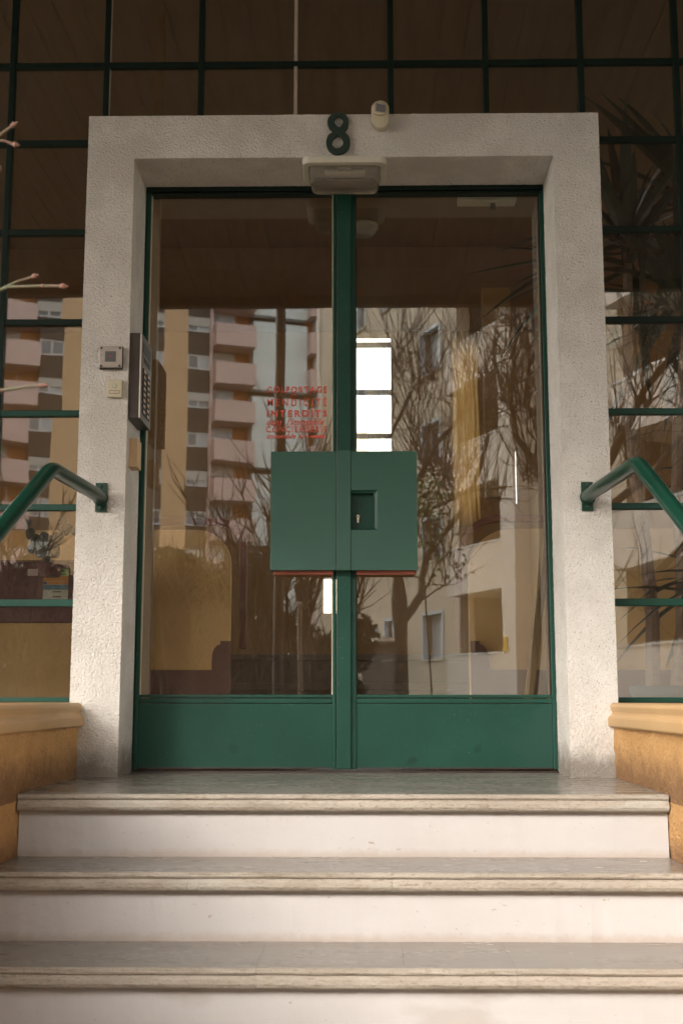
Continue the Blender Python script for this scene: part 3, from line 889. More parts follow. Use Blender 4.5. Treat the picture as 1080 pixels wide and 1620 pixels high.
for i in range(8):
    z_ = H * (.08 + .068 * i)
    for (ya, yb2) in ((.03, .085), (.105, .16)):
        MB().box(pw_ + .0002, pw_ + .0035, ya, yb2, z_, z_ + H * .052).build('call_button', m_black, ic, bevel=.0006)
        o = MB().box(pw_ + .0037, pw_ + .0042, ya + .004, yb2 - .018, z_ + H * .010, z_ + H * .042).build('name_card', m_labelr if (i == 3 and ya > .1) else m_label, ic)
for i, z_ in enumerate((.70, .735)):
    MB().box(pw_ + .0002, pw_ + .002, .045, .15, H * z_, H * (z_ + .014)).build('louvre', m_black, fp)
# small cream box below the intercom
q0, q1 = at(208.5, 739, -.20), at(221.5, 694, -.20)
cb = MB().box(IL - .002, at(218, 715, -.2).x, -.205, -.13, q0.z, q1.z).build('junction_box', m_wood, bevel=.002)
tag(cb, 'small cream junction box on the reveal below the intercom', 'junction box')

# handrails
def handrail(side):
    pp = at(160.5 if side < 0 else 928, 787 if side < 0 else 785.5, PF - .004)
    kn = atx(82 if side < 0 else 1008, 738, pp.x - .035 if side < 0 else pp.x + .035)
    t = thing('handrail', 'green tubular steel handrail on the ' + ('left' if side < 0 else 'right') + ' of the steps, fixed to the surround', 'handrail', (pp.x, PF, pp.z), group='handrails beside the steps')
    d = Vector((kn.x, kn.y, kn.z)) - Vector((pp.x, PF, pp.z))
    d.z = 0.0 if abs(d.z) < .02 else d.z * .0
    pts = [Vector((0, -.002, -.004)), Vector((0, -.03, -.002))]
    kk = Vector((d.x, d.y, 0))
    a_ = (kk - Vector((0, -.03, 0))).normalized()
    b_ = Vector((side * .02, -GO, -RISE)).normalized()
    for i in range(1, 9): pts.append(Vector((0, -.03, 0)).lerp(kk - a_ * .045, i / 8))
    for i in range(1, 10):
        u = i / 10
        pts.append((kk - a_ * .045) * (1 - u) ** 2 + kk * 2 * u * (1 - u) + (kk + b_ * .045) * u * u)
    for i in range(0, 12): pts.append(kk + b_ * (.045 + .155 * i))
    e = pts[-1]
    pts += [e + Vector((0, -.05, -.06)), e + Vector((0, -.06, -.14)), Vector((e.x, e.y - .06, GZ - pp.z + .005))]
    MB().tube(pts, .0225, 20).build('tube', m_rail, t, smooth='auto')
    MB().lathe([(.0235, -.010), (.0265, -.0125), (.0262, -.016), (.0232, -.0185)], (0, 0, -.004), 20, 'y').build('weld_ring', m_rail, t, smooth='auto')
    MB().box(-.0195, .0195, -.009, .0, -.049, .049).build('wall_plate', m_rail, t, bevel=.0015)
    for z_ in (-.037, .037):
        MB().lathe([(.0062, 0), (.0062, -.004), (.002, -.0052)], (0, -.0092, z_), 6, 'y').build('bolt', m_rail, t)
    return t
handrail(-1); handrail(1)

# ================================================================ LOBBY
BY = 4.65
LW = 4.6
lobby = thing('lobby', 'ochre lobby seen through the entrance glass', 'lobby', (0, 2, 0), kind='structure')
def lb(mb): mb.v = [(v[0], v[1] - 2, v[2]) for v in mb.v]; return mb
lb(MB().box(-LW, LW, .05, BY, -.12, -.001)).build('floor', m_lfloor, lobby)
lb(MB().box(-LW, LW, -.10, BY, 3.0, 3.09)).build('ceiling', m_lceil, lobby)
lb(MB().box(-LW - .1, -LW, -.1, .4, 0, 3.0)).build('side_wall', m_lwall, lobby)  # both side walls have a large unseen opening, added to let light in
lb(MB().box(-LW - .1, -LW, .4, 4.3, 0, .5)).build('side_wall', m_lwall, lobby)
lb(MB().box(-LW - .1, -LW, .4, 4.3, 2.8, 3.0)).build('side_wall', m_lwall, lobby)
lb(MB().box(-LW - .1, -LW, 4.3, BY, 0, 3.0)).build('side_wall', m_lwall, lobby)
lb(MB().box(LW, LW + .1, -.1, .4, 0, 3.0)).build('side_wall', m_lwall, lobby)
lb(MB().box(LW, LW + .1, .4, 4.3, 0, .5)).build('side_wall', m_lwall, lobby)
lb(MB().box(LW, LW + .1, .4, 4.3, 2.8, 3.0)).build('side_wall', m_lwall, lobby)
lb(MB().box(LW, LW + .1, 4.3, BY, 0, 3.0)).build('side_wall', m_lwall, lobby)
# back wall with its openings, made of piers between them
wx0, wx1 = at(544, 620, BY).x, at(621, 620, BY).x
wz0, wz1 = at(590, 860, BY).z, at(590, 526, BY).z
s0, s1 = at(815, 750, BY).x, at(820, 750, BY).x
sz0, sz1 = at(817, 797, BY).z, at(817, 708, BY).z
t0, t1 = at(511, 940, BY).x, at(540, 940, BY).x
tz0, tz1 = at(520, 970, BY).z, at(520, 913, BY).z
def wallseg(a, b, c, d): lb(MB().box(a, b, BY, BY + .16, c, d)).build('back_wall', m_lwall, lobby)
wallseg(-LW, -4.0, 0, 3.0); wallseg(-4.0, -2.9, 0, .6); wallseg(-4.0, -2.9, 2.8, 3.0); wallseg(-2.9, t0, 0, 3.0)  # left opening is out of view, added for more light inside
wallseg(t0, wx0, tz1, 3.0); wallseg(t0, t1, 0, tz0); wallseg(t1, wx0, 0, tz1 - .0)
wallseg(wx0, wx1, 0, wz0) ; wallseg(wx0, wx1, wz1, 3.0)
c0_, c1_ = at(720, 700, BY).x, at(753, 700, BY).x; cz_ = at(735, 826, BY).z  # opening added behind the curtain to light it from the back
wallseg(wx1, c0_, 0, 3.0); wallseg(c0_, c1_, 0, cz_); wallseg(c0_, c1_, 2.93, 3.0); wallseg(c1_, s0, 0, 3.0); wallseg(s0, s1, 0, sz0); wallseg(s0, s1, sz1, 3.0)
# wide unglazed openings added out of view at both sides to brighten the lobby
wallseg(s1, 2.9, 0, 3.0); wallseg(2.9, 4.0, 0, .6); wallseg(2.9, 4.0, 2.8, 3.0); wallseg(4.0, LW, 0, 3.0)
bw = thing('back_window', 'tall narrow window with white bars in the back wall of the lobby', 'window', ((wx0 + wx1) / 2, BY + .05, wz0))
cxw = (wx0 + wx1) / 2
for yy in (546, 552.5, 621, 690, 760, 815):
    z_ = at(590, yy, BY + .05).z if yy != 552.5 else None
    if z_: MB().box(wx0 - cxw, wx1 - cxw, -.02, .02, z_ - wz0 - .017, z_ - wz0 + .017).build('glazing_bar', m_t_grey, bw)
MB().box(wx0 - cxw, wx0 - cxw + .02, -.025, .025, 0, wz1 - wz0).build('frame', m_t_grey, bw)
MB().box(wx1 - cxw - .012, wx1 - cxw, -.025, .025, 0, wz1 - wz0).build('frame', m_t_grey, bw)
zz = [0] + [at(590, y_, BY + .05).z - wz0 for y_ in (815, 760, 690, 621, 546)] + [wz1 - wz0]
for a, b in zip(zz[:-1], zz[1:]):
    MB().box(wx0 - cxw + .021, wx1 - cxw - .013, -.003, .003, a + .018, b - .018).build('pane', m_glass2, bw)
# ceiling beam in front of the back wall
lb(MB().box(-LW, LW, 2.9, 3.05, 2.86, 2.999)).build('beam', m_lceil, lobby)
# warm lit wall panel & its soffit (upper gallery front)
u0, u1 = at(660, 700, 3.9).x, at(735, 700, 3.9).x
# curtain
q0, q1 = at(716, 700, BY - .09), at(757, 700, BY - .09)
zc0, zc1 = at(735, 832, BY - .09).z, min(2.99, at(735, 524, BY - .09).z)
mb = MB(); N = 46; vs_ = []; fs_ = []
for i in range(N + 1):
    u = i / N; x = q0.x + (q1.x - q0.x) * u
    yy = BY - .09 + .012 * math.sin(u * 26) + .006 * math.sin(u * 61 + 1)
    for j in range(8):
        z = zc0 + (zc1 - zc0) * j / 7
        vs_.append((x + .006 * math.sin(j * 1.7 + u * 9), yy, z))
for i in range(N):
    for j in range(7): fs_.append((i * 8 + j, (i + 1) * 8 + j, (i + 1) * 8 + j + 1, i * 8 + j + 1))
mb.add(vs_, fs_)
cu = mb.build('curtain', m_curtain, smooth=True)
so = cu.modifiers.new('thickness', 'SOLIDIFY'); so.thickness = .003
tag(cu, 'narrow cream curtain hanging in the lobby behind the right door leaf', 'curtain')
# brown partition to the right of the curtain (its foot ends at the same height)
q2 = at(812, 700, 3.25)
pp_ = MB().box(at(766, 700, 3.3).x, q2.x, 3.26, 3.36, zc0, 2.86).build('hanging_partition', m_lwall)
tag(pp_, 'brown hanging partition panel beside the cream curtain inside the lobby', 'partition')
# low ochre partitions with a rounded upper corner and mauve skirting
def partition(xo, xi, ztop, side, y, label, r=.17):
    t = thing('low_partition', label, 'partition', (xo, y, 0), group='low lobby partitions')
    poly = [(xo, 0), (xi, 0)]
    s = 1 if xi > xo else -1
    for i in range(9):
        a = R(90 * i / 8); poly.append((xi - s * r + s * r * math.cos(a), ztop - r + r * math.sin(a)))
    poly.append((xo, ztop))
    pl_ = [(p[0] - xo, p[1]) for p in poly]
    if s < 0: pl_ = pl_[::-1]
    MB().prism(pl_, 0, .035, 'y').build('panel', m_lpart, t, bevel=.004, smooth='auto')
    # skirting with curled step
    zs0, zs1 = at(300, 1060, y - .015).z, at(350, 1014, y - .015).z
    xs_ = [at(p, 1040, y - .015).x for p in ((232, 335, 348, 365) if s > 0 else (0, 0, 0, 0))]
    if s < 0:
        xs_ = [xo - .0, at(772, 1040, y).x, at(758, 1040, y).x, at(744, 1040, y).x]
    a0, a1, a2, a3 = xs_
    sk = [(a0, .0), (a3, .0), (a3, zs1), (a2, zs1)]
    for i in range(5):
        u = i / 4; an = R(90 * u)
        sk.append((a2 + (a1 - a2) * math.sin(an), zs1 - .075 + .06 * (math.cos(an))))
    sk += [(a1, zs0), (a0, zs0)]
    sk = [(p[0] - xo, p[1]) for p in sk]
    if s < 0: sk = sk[::-1]
    MB().prism(sk, -.014, -.001, 'y').build('skirting', m_mauve, t, bevel=.002)
    return t
PY = 1.2
lx0, lx1 = at(200, 950, PY).x, at(365, 950, PY).x
partition(lx0 - .6, lx1, at(300, 838, PY).z, 1, PY, 'low ochre partition with rounded corner and stepped mauve skirting, behind the left leaf', .16)
rx0_, rx1_ = at(741, 950, PY).x, at(905, 950, PY).x
partition(rx1_ + .5, rx0_, at(800, 836, PY).z, -1, PY + .9, 'low ochre partition with rounded corner behind the right leaf', .22) if False else partition(rx1_ + .5, rx0_, at(800, 836, PY).z, -1, PY, 'low ochre partition with rounded corner behind the right leaf', .20)
# red-brown arched trim rail behind each partition
def arch(px_in, px_c, py_top, py_bot, px_out, y, label):
    p_in = at(px_in, 950, y).x; p_c = at(px_c, 830, y).x; z1 = at(540, py_top, y).z; z0 = 0
    xo = at(px_out, 830, y).x
    r = abs(p_c - p_in)
    s = 1 if p_in > p_c else -1
    pts = [(p_in, z0 + .5)]
    for i in range(1, 4): pts.append((p_in, .5 + (z1 - r - .5) * i / 3))
    for i in range(1, 11):
        a = R(90 * i / 10); pts.append((p_c + s * r * math.cos(a), z1 - r + r * math.sin(a)))
    pts.append((xo, z1))
    n = len(pts); w = .017
    t = MB()
    vs_ = []
    for i, p in enumerate(pts):
        a = Vector(pts[max(0, i - 1)]); b = Vector(pts[min(n - 1, i + 1)])
        d = (b - a).normalized(); nn = Vector((-d.y, d.x))
        for (u, yy) in ((-w, 0), (w, 0), (w, .05), (-w, .05)):
            vs_.append((p[0] + nn.x * u, y + yy, p[1] + nn.y * u))
    fs_ = [(0, 1, 2, 3), tuple((n - 1) * 4 + k for k in (3, 2, 1, 0))]
    for i in range(n - 1):
        for k in range(4):
            k2 = (k + 1) % 4; fs_.append((i * 4 + k, i * 4 + k2, (i + 1) * 4 + k2, (i + 1) * 4 + k))
    t.add(vs_, fs_)
    o = t.build('arched_trim', m_trim, bevel=.003, smooth='auto')
    return tag(o, label, 'trim', 'arched trims in the lobby')
arch(384, 345, 824, 1000, 236, 1.9, 'red brown arched trim rail beyond the partition on the left')
arch(726, 790, 820, 1000, 905, 1.9, 'red brown arched trim rail beyond the partition on the right')
# lobby steps
ls = thing('lobby_steps', 'three brown stone steps between the low partitions inside the lobby', 'steps', (0, 1.9, 0))
sx0, sx1 = -1.0, 1.05
for k, (ya, zb) in enumerate(((1.95, .165), (2.25, .33), (2.55, .495))):
    MB().box(sx0, sx1, ya - 1.9, (ya + .32 if k < 2 else BY - .01) - 1.9, zb - .035, zb).build('tread', m_steps_in, ls, bevel=.004)
    MB().box(sx0, sx1, ya - 1.9 + .025, ya - 1.9 + .06, zb - .165, zb - .036).build('riser', m_steps_in, ls)
# leaning plank behind right edge
q0, q1 = at(830, 1096, .5), at(866, 830, .5)
w = .02
mb = MB().prism([(at(822, 1096, .5).x, at(822, 1096, .5).z - .12), (at(838, 1096, .5).x, at(838, 1096, .5).z - .12), (at(864, 900, .5).x + .006, at(866, 900, .5).z), (at(864, 850, .5).x, at(860, 850, .5).z)], .5, .53, 'y')
o = mb.build('leaning_board', m_board, bevel=.002); tag(o, 'brown board leaning at a slant just inside the right leaf', 'board')
q = at(866, 700, .42)
o = MB().box(at(863, 900, .42).x, at(878, 900, .42).x, .42, .46, 0, 2.6).build('upright_post', m_board, bevel=.002)
tag(o, 'brown upright post just inside the right edge of the door', 'post')
o = MB().box(at(229, 700, .12).x, at(243, 700, .12).x, .14, .18, 0, 2.9).build('upright_post', m_board, bevel=.002)
tag(o, 'ochre brown upright post just inside the left edge of the door', 'post')
# ceiling lamp in the lobby
q = at(575, 456, 3.6); q.z = 2.999
q = at(575, 452, 2.55)
o = thing('ceiling_lamp', 'small round ceiling lamp inside the lobby, above the tall window', 'lamp', (q.x, q.y, 2.999))
MB().lathe([(.085, 0), (.085, -.02), (.07, -.022)], (0, 0, 0), 24).build('base', m_white_pl, o, smooth='auto')
MB().lathe([(.078, -.0225), (.07, -.05), (.045, -.072), (.01, -.08)], (0, 0, 0), 24).build('globe', m_clear, o, smooth='auto')

# letterbox bank / notice boards behind left window
NY = 1.0
q0, q1 = at(-60, 985, NY), at(117, 888, NY)
q1x = at(200, 900, NY).x
nb = MB().box(q0.x - .7, q1x, NY, NY + .06, q0.z, q1.z).build('notice_board', m_maroon, bevel=.004)
tag(nb, 'maroon notice board behind the left side window', 'notice board')
rail_ = MB().box(q0.x - .7, q1x, NY - .012, NY - .001, at(60, 889, NY).z, at(60, 886.5, NY).z).build('board_rail', m_board)
tag(rail_, 'thin brown rail along the top of the maroon notice board', 'rail')
o = MB().box(q0.x - .7, q1x, NY + .0, NY + .1, 0, q0.z - .002).build('dado_wall', m_lwall); struct(o)
def paper(name, a, b, c, d, m, label, cat, y=NY - .0015):
    p0 = at(a, d, y); p1 = at(b, c, y)
    t = thing(name, label, cat, ((p0.x + p1.x) / 2, y, p0.z))
    MB().box(p0.x - t.location.x, p1.x - t.location.x, 0, .0009, 0, p1.z - p0.z).build('sheet', m, t)
    return t
ps = paper('poster', 68, 109, 900, 948, m_poster_w, 'green, orange and blue printed poster on the maroon notice board', 'poster')
def band(a, b, c, d, m, nm='printed_band', dy=-.0006):
    p0 = at(a, d, NY - .0015); p1 = at(b, c, NY - .0015); l = ps.location
    MB().box(p0.x - l.x, p1.x - l.x, dy - .0003, dy, p0.z - l.z, p1.z - l.z).build(nm, m, ps)
band(69, 109, 900, 919.5, m_poster_g); band(69, 109, 911.5, 919.5, m_poster_o, dy=-.001); band(75, 108, 920, 924.5, m_poster_o); band(69, 74.5, 920, 924.5, m_ink)
band(68.5, 108.5, 925, 933, m_poster_b)
for (a, b, c, d) in ((76, 78, 902, 904.5), (87.5, 90.5, 901.5, 904.5), (98, 103, 901.5, 905)): band(a, b, c, d, m_ink if a < 95 else m_inkg, 'printed_mark', -.0013)
band(72, 105, 907.5, 909.3, m_inkg, 'printed_line', -.0013)
for yy in (935.5, 943.2): band(84, 97, yy, yy + 1.6, m_ink, 'printed_line', -.0013)
paper('note', 44, 61, 900, 911, m_pink_note, 'small pink note pinned left of the poster', 'note')

# plants ---------------------------------------------------------
rp = random.Random(5)
def dracaena(x, y, z, stems, label, cat='plant', nleaf=26, L=.6):
    t = thing('dracaena', label, cat, (x, y, z), group='dracaenas inside the right window')
    MB().lathe([(.12, 0), (.16, .26), (.17, .27), (.17, .3), (.145, .3), (.14, .27)], n=20).build('pot', m_pot, t, smooth='auto')
    for (dx, dy, hh, lx, ly) in stems:
        pts = [Vector((dx, dy, .25)).lerp(Vector((dx + lx, dy + ly, hh)), i / 6) + Vector((.02 * math.sin(i * 1.3), 0, 0)) for i in range(7)]
        MB().tube(pts, [.03 - .002 * i for i in range(7)], 9).build('stem', m_stem, t, smooth='auto')
        top = pts[-1]
        for k in range(nleaf):
            a = rp.uniform(0, 2 * math.pi); el = R(rp.uniform(-25, 85)); Lk = L * rp.uniform(.7, 1.15)
            st = top + Vector((0, 0, rp.uniform(-.12, .02)))
            d = Vector((math.cos(a) * math.cos(el), math.sin(a) * math.cos(el) , math.sin(el)))
            pl_ = []
            dro = rp.uniform(.15, .9)
            for i in range(7):
                u = i / 6
                p = st + d * Lk * u - Vector((0, 0, dro * Lk * u * u * .6))
                if p.y + y < .02: p.y = .02 - y + .001 * i
                if p.z + z > 2.95: p.z = 2.95 - z
                pl_.append(p)
            ww = rp.uniform(.022, .036)
            MB().leaf(pl_, [ww * q_ for q_ in (.55, .95, 1, .95, .75, .45, .04)]).build('leaf', m_leafd, t, fix=False)
    return t
pr_ = at(1015, 900, .55)
dracaena(pr_.x + .12, .62, 0, [(-.08, 0, 2.12, -.06, -.02), (.06, .05, 2.38, .14, 0), (0, -.05, 1.9, .10, 0)], 'tall dracaena with thick stems behind the right side window', nleaf=40, L=.72)
pq = at(1075, 1000, .5)
dracaena(pq.x + .18, .5, 0, [(0, 0, .74, -.04, -.05), (.05, .06, 1.1, .1, 0)], 'shorter dracaena with drooping leaves beside the tall one', nleaf=30, L=.5)
# prickly plant silhouettes behind left window
cq = at(70, 900, .7)
ct = thing('cactus_plant', 'dark cactus with flat oval pads behind the left side window', 'plant', (cq.x, .8, at(70, 905, .8).z - .02))
MB().lathe([(.04, 0), (.055, .05), (.057, .055), (.045, .055)], n=18).build('pot', m_maroon, ct, smooth='auto')
for (a, b, s_) in ((44, 828, 9), (48, 843, 10), (57, 855, 12), (70, 850, 10), (78, 858, 13), (92, 852, 12), (101, 824, 9), (108, 838, 10), (97, 838, 7), (66, 868, 14), (86, 870, 13), (50, 868, 8), (118, 842, 7), (75, 880, 12)):
    p = at(a, b, .8) - ct.location; rr_ = s_ / 1925 * 5.07
    mb = MB(); n = 12; vs_ = []
    tl = rp.uniform(-.5, .5)
    for yy, k_ in ((-.008, .8), (0, 1), (.008, .8)):
        for i in range(n):
            an = 2 * math.pi * i / n
            e = rr_ * k_ * (1 + .12 * math.sin(3 * an))
            xx, z2 = e * math.cos(an) * .8, e * math.sin(an)
            vs_.append((p.x + xx * math.cos(tl) - z2 * math.sin(tl), p.y + yy, p.z + xx * math.sin(tl) + z2 * math.cos(tl)))
    fs_ = [tuple(range(n)), tuple(range(2 * n, 3 * n))] + [(k * n + i, k * n + (i + 1) % n, (k + 1) * n + (i + 1) % n, (k + 1) * n + i) for k in (0, 1) for i in range(n)]
    mb.add(vs_, fs_).build('pad', m_cactus, ct, smooth=True)
p_ = at(75, 884, .8) - ct.location
MB().tube([(0, 0, .09), (p_.x, p_.y, p_.z)], .012, 8).build('stem', m_cactus, ct)

# twigs in the foreground, rooted in the left planter --------------------------
def twig(pix, label, side=[]):
    base = pix[0]
    t = thing('budding_shrub', label, 'shrub', (-1.25, base[2] - .1, CB - .1))
    l = t.location
    pts = [at(a, b, y) for (a, b, y, r) in pix]
    rs = [r for (_, _, _, r) in pix]
    root = Vector((-1.25, base[2] - .1, CB - .1))
    mid = root.lerp(pts[0], .5) + Vector((-.05, 0, .06))
    allp = [root, mid] + pts
    MB().tube([p - l for p in allp], [rs[0] * 1.6, rs[0] * 1.3] + rs, 8).build('stem', m_budg, t, smooth='auto')
    for (i0, tip, r) in side:
        a = pts[i0]; b = at(*tip)
        MB().tube([a - l, (a * .4 + b * .6) - l + Vector((0, 0, .003)), b - l], [r, r * .8, r * .9], 7).build('shoot', m_budg, t, smooth='auto')
        d = (b - a).normalized()
        MB().tube([b - l, b + d * .006 - l, b + d * .014 - l], [r * 1.0, r * 1.9, r * .3], 8).build('bud', m_bud, t, smooth='auto')
    for i, p in enumerate(pts[1:], 1):
        if i == len(pts) - 1:
            d = (pts[-1] - pts[-2]).normalized()
            MB().tube([p - d * .004 - l, p + d * .003 - l, p + d * .012 - l], [rs[-1] * 1.1, rs[-1] * 1.8, rs[-1] * .3], 8).build('bud', m_bud, t, smooth='auto')
        elif i % 2 == 1 or len(pts) < 4:
            MB().tube([p + Vector((-.003, 0, 0)) - l, p - l, p + Vector((.004, 0, .001)) - l], [rs[i] * 1.0, rs[i] * 1.7, rs[i] * .9], 8).build('bud', m_bud, t, smooth='auto')
YT = -2.2
twig([(-60, 470, YT, .0032), (-5, 461, YT, .003), (14, 454, YT, .0028), (68, 452.5, YT, .0025), (98, 453, YT, .0032)], 'budding twig reaching in at the left edge, middle height', [(1, (50, 439, YT), .0028)])
twig([(-50, 640, YT - .1, .0032), (0, 618, YT - .1, .0029), (40, 612, YT - .1, .0026), (66, 610, YT - .1, .0024)], 'lowest budding twig at the left edge above the handrail')
twig([(-60, 260, YT, .0025), (-10, 222, YT, .003), (20, 199, YT, .0028)], 'two short twigs with red buds at the top left edge', [(1, (20, 228, YT), .003), (1, (-2, 262, YT), .003)])

# ================================================================ ACROSS THE STREET (mirrored in the glass)
def frame_of(p_virtual, dv):
    """plane through a mirrored point; dv its horizontal direction in the mirror. Returns functions in real space."""
    o = Vector((p_virtual.x, p_virtual.y, 0)); d = Vector((dv[0], dv[1], 0)).normalized()
    nrm = Vector((d.y, -d.x, 0))
    def uv(px, py):
        r = ray(px, py)
        t_ = (o - CAMP).dot(nrm) / r.dot(nrm)
        p = CAMP + r * t_
        return (p - o).dot(d), p.z
    real_o = Vector((o.x, .04 - o.y, 0)); real_d = Vector((d.x, -d.y, 0))
    return uv, real_o, real_d

# ---- tower: local x runs along real_d, local -y... outward normal = local +y after rotation
vp = CAMP + ray(400, 650) * (85 / ray(400, 650).y)
tuv, t_o, t_d = frame_of(vp, (.93, .367))
t_rz = math.atan2(t_d.y, t_d.x)
# outward (towards our door) is real normal with +y component: local +y
tower = thing('apartment_tower', 'tall ochre and pink apartment tower with stacked balconies, mirrored in the left door leaf', 'apartment tower', (t_o.x, t_o.y, GZ), t_rz)
def U(px, py=650): return tuv(px, py)[0]
def ZT_(px, py): return tuv(px, py)[1] - GZ
ST = 2.8
NFL = 13
u_ = {k: U(v) for k, v in dict(a=247, b=257, c=296, d=330, e=334, f=398, g=484, h=498, i=504).items()}
HT = NFL * ST + 1
def tb(a, b, y0, y1, z0, z1): return MB().box(a, b, y0, y1, z0, z1)
zb = ZT_(313, 561) % ST       # a window head height in the storey
zbase = ZT_(313, 584)         # sill of one window
k0 = math.floor(zbase / ST)
sill0 = zbase - k0 * ST
tb(u_['a'] - 26, u_['i'], -14, -.9, 0, HT).build('body', m_t_grey, tower)
tb(u_['b'], u_['c'], -.9, .0, 0, HT).build('ochre_wall', m_t_ochre, tower)
tb(u_['d'] + .002, u_['e'] - .002, -.9, .15, 0, HT).build('pale_pier', m_t_pink, tower)
tb(u_['e'], u_['f'] + .3, -.9, -.88, 0, HT).build('loggia_wall', m_t_orange, tower)
tb(u_['i'] - .3, u_['i'] + .25, -.9, .3, 0, HT).build('edge_pier', m_wframe, tower)
wW = u_['d'] - u_['c']
wf = MB(); hw = 1.02
wf.box(0, wW, 0, .08, 0, .09).box(0, wW, 0, .06, hw - .07, hw).box(0, .07, 0, .06, .09, hw - .07).box(wW - .07, wW, 0, .06, .09, hw - .07).box(wW * .48 - .05, wW * .48 + .05, 0, .06, .09, hw - .07)
me_wf = wf.mesh('window'); me_wf.materials.append(m_wframe)
me_p = MB().box(.071, wW * .48 - .051, -.04, .0, .09, hw - .07).mesh('pane'); me_p.materials.append(m_wpane)
me_p2 = MB().box(wW * .48 + .051, wW - .071, -.04, .0, .09, hw - .07).mesh('pane'); me_p2.materials.append(m_wcurt)
me_p3 = me_p2.copy(); me_p3.materials.clear(); me_p3.materials.append(m_wpane)
me_sh = MB().box(.0, wW, .02, .1, 0, 1).mesh('shutter'); me_sh.materials.append(m_shutter)
me_sp = MB().box(.0, wW, -.3, -.06, 0, ST - hw - .02).mesh('dark_panel'); me_sp.materials.append(m_t_dark)
def put(me, name, parent, loc, scale=None):
    o = bpy.data.objects.new(name, me); COL.objects.link(o); o.parent = parent; o.location = loc
    if scale: o.scale = scale
    return o
rt = random.Random(3)
def win_stack(u0, phase=0):
    for k in range(NFL):
        z = sill0 + ST * k
        if z + hw > HT: continue
        w = put(me_wf, 'window', tower, (u0, -.1, z))
        put(me_p, 'pane', w, (0, 0, 0)); put(me_p2 if rt.random() < .5 else me_p3, 'pane', w, (0, 0, 0))
        sh = {0: .35, 1: 0, 2: .55, 3: 0, 4: 0}[(k + phase) % 5] if True else 0
        if (k - k0) % 2 == 1: put(me_sh, 'shutter', w, (0, 0, hw * (.38 if (k % 4 == 1) else .5)), (1, 1, hw * .6))
        put(me_sp, 'dark_panel', tower, (u0, 0, z + hw + .01))
        tb(u0, u0 + .02, 0, 0, 0, 0) if False else None
win_stack(u_['c']); 
bwid = u_['f'] - u_['e']
pz1 = ZT_(365, 519 + 0); pz0 = ZT_(365, 552)
kk0 = math.floor(pz0 / ST); pb0 = pz0 - kk0 * ST; ph = pz1 - pz0
# pink balconies
bal = MB().box(0, bwid, .95, 1.1, 0, ph).box(0, .12, -.9, .949, 0, ph).box(bwid - .12, bwid, -.9, .949, 0, ph).box(.121, bwid - .121, -.88, .949, .0, .15)
me_b = bal.mesh('balcony'); me_b.materials.append(m_t_pink)
bw2 = bwid * .58
wf2 = MB(); h2 = 1.55
wf2.box(0, bw2, 0, .06, 0, .07).box(0, bw2, 0, .06, h2 - .07, h2).box(0, .08, 0, .06, .07, h2 - .07).box(bw2 - .08, bw2, 0, .06, .07, h2 - .07).box(bw2 * .42 - .06, bw2 * .42 + .06, 0, .06, .07, h2 - .07).box(.08, bw2 * .42 - .06, 0, .05, h2 * .5, h2 * .5 + .06)
me_w2 = wf2.mesh('window'); me_w2.materials.append(m_wframe)
me_q1 = MB().box(.081, bw2 - .081, -.05, .0, .07, h2 - .07).mesh('pane'); me_q1.materials.append(m_wcurt)
me_q2 = me_q1.copy(); me_q2.materials.clear(); me_q2.materials.append(m_b_blue)
me_s2 = MB().box(0, bw2, .065, .12, 0, 1).mesh('shutter'); me_s2.materials.append(m_shutter)
me_sl = MB().box(0, 1, 0, 1, 0, .18).mesh('slab'); me_sl.materials.append(m_t_pink)
def bal_stack(u0, w=1.0):
    for k in range(NFL):
        z = pb0 + ST * k
        if z + ph > HT: continue
        put(me_b, 'balcony', tower, (u0, 0, z), (w, 1, 1))
        if w == 1.0:
            q = put(me_w2, 'window', tower, (u0 + bwid * .04, -.87, z + ph - .35))
            put(me_q1 if rt.random() < .6 else me_q2, 'pane', q, (0, 0, 0))
            if (k - kk0) % 3 == 2: put(me_s2, 'shutter', q, (0, 0, h2 * .5), (1, 1, h2 * .5))
bal_stack(u_['e'])
# pale cladding between, with brown slab recesses each second storey
u1, u2 = u_['f'] + .02, u_['g']
za = ZT_(400, 617); zb2 = ZT_(400, 628)
k = -3
edges = []
while True:
    z_lo = zb2 - 2 * ST * 12
    break
levels = [za + 2 * ST * i for i in range(-3, 4)]
prev = 0
for zl in levels:
    z_low = max(prev, 0); z_hi = zl - (za - zb2)
    if z_hi > z_low + .3 and z_hi > 0:
        tb(u1, u2, -.9, .25, z_low, min(z_hi, HT)).build('pale_cladding', m_t_blue, tower)
    prev = zl
    if 0 < zl < HT: tb(u1, u2, -.9, -.5, z_hi, zl).build('brown_recess', m_t_slab, tower)
# second pink stack at the far end
tb(u_['g'] + .001, u_['i'] - .3, -.9, -.5, 0, HT).build('loggia_wall', m_t_orange, tower)
wn_ = (u_['h'] - u_['g'] + .3) / bwid
bal_stack(u_['g'] + .01, wn_)
# left wing: the stacks mirrored in the side window
def Ul(px): return U(px, 650)
la, lb_, lc, ld, le = Ul(30), Ul(52), Ul(56), Ul(88), Ul(136)
win_stack(u_['b'] - wW, 2)
tb(lc + wW, u_['b'] - wW, -.9, .0, 0, HT).build('ochre_wall', m_t_ochre, tower)
win_stack(lc, 1)
bal_stack(lc - bwid - .1)
tb(lc - bwid - .3, lc - .02, -.899, -.86, 0, HT).build('loggia_wall', m_t_orange, tower)
tb(lc - bwid - 9, lc - bwid - .3, -.9, .4, 0, HT).build('grey_wing', m_t_grey, tower)
tb(u_['a'] - 27, u_['i'] + .3, -14.2, .3, HT, HT + .5).build('roof', m_conc, tower)

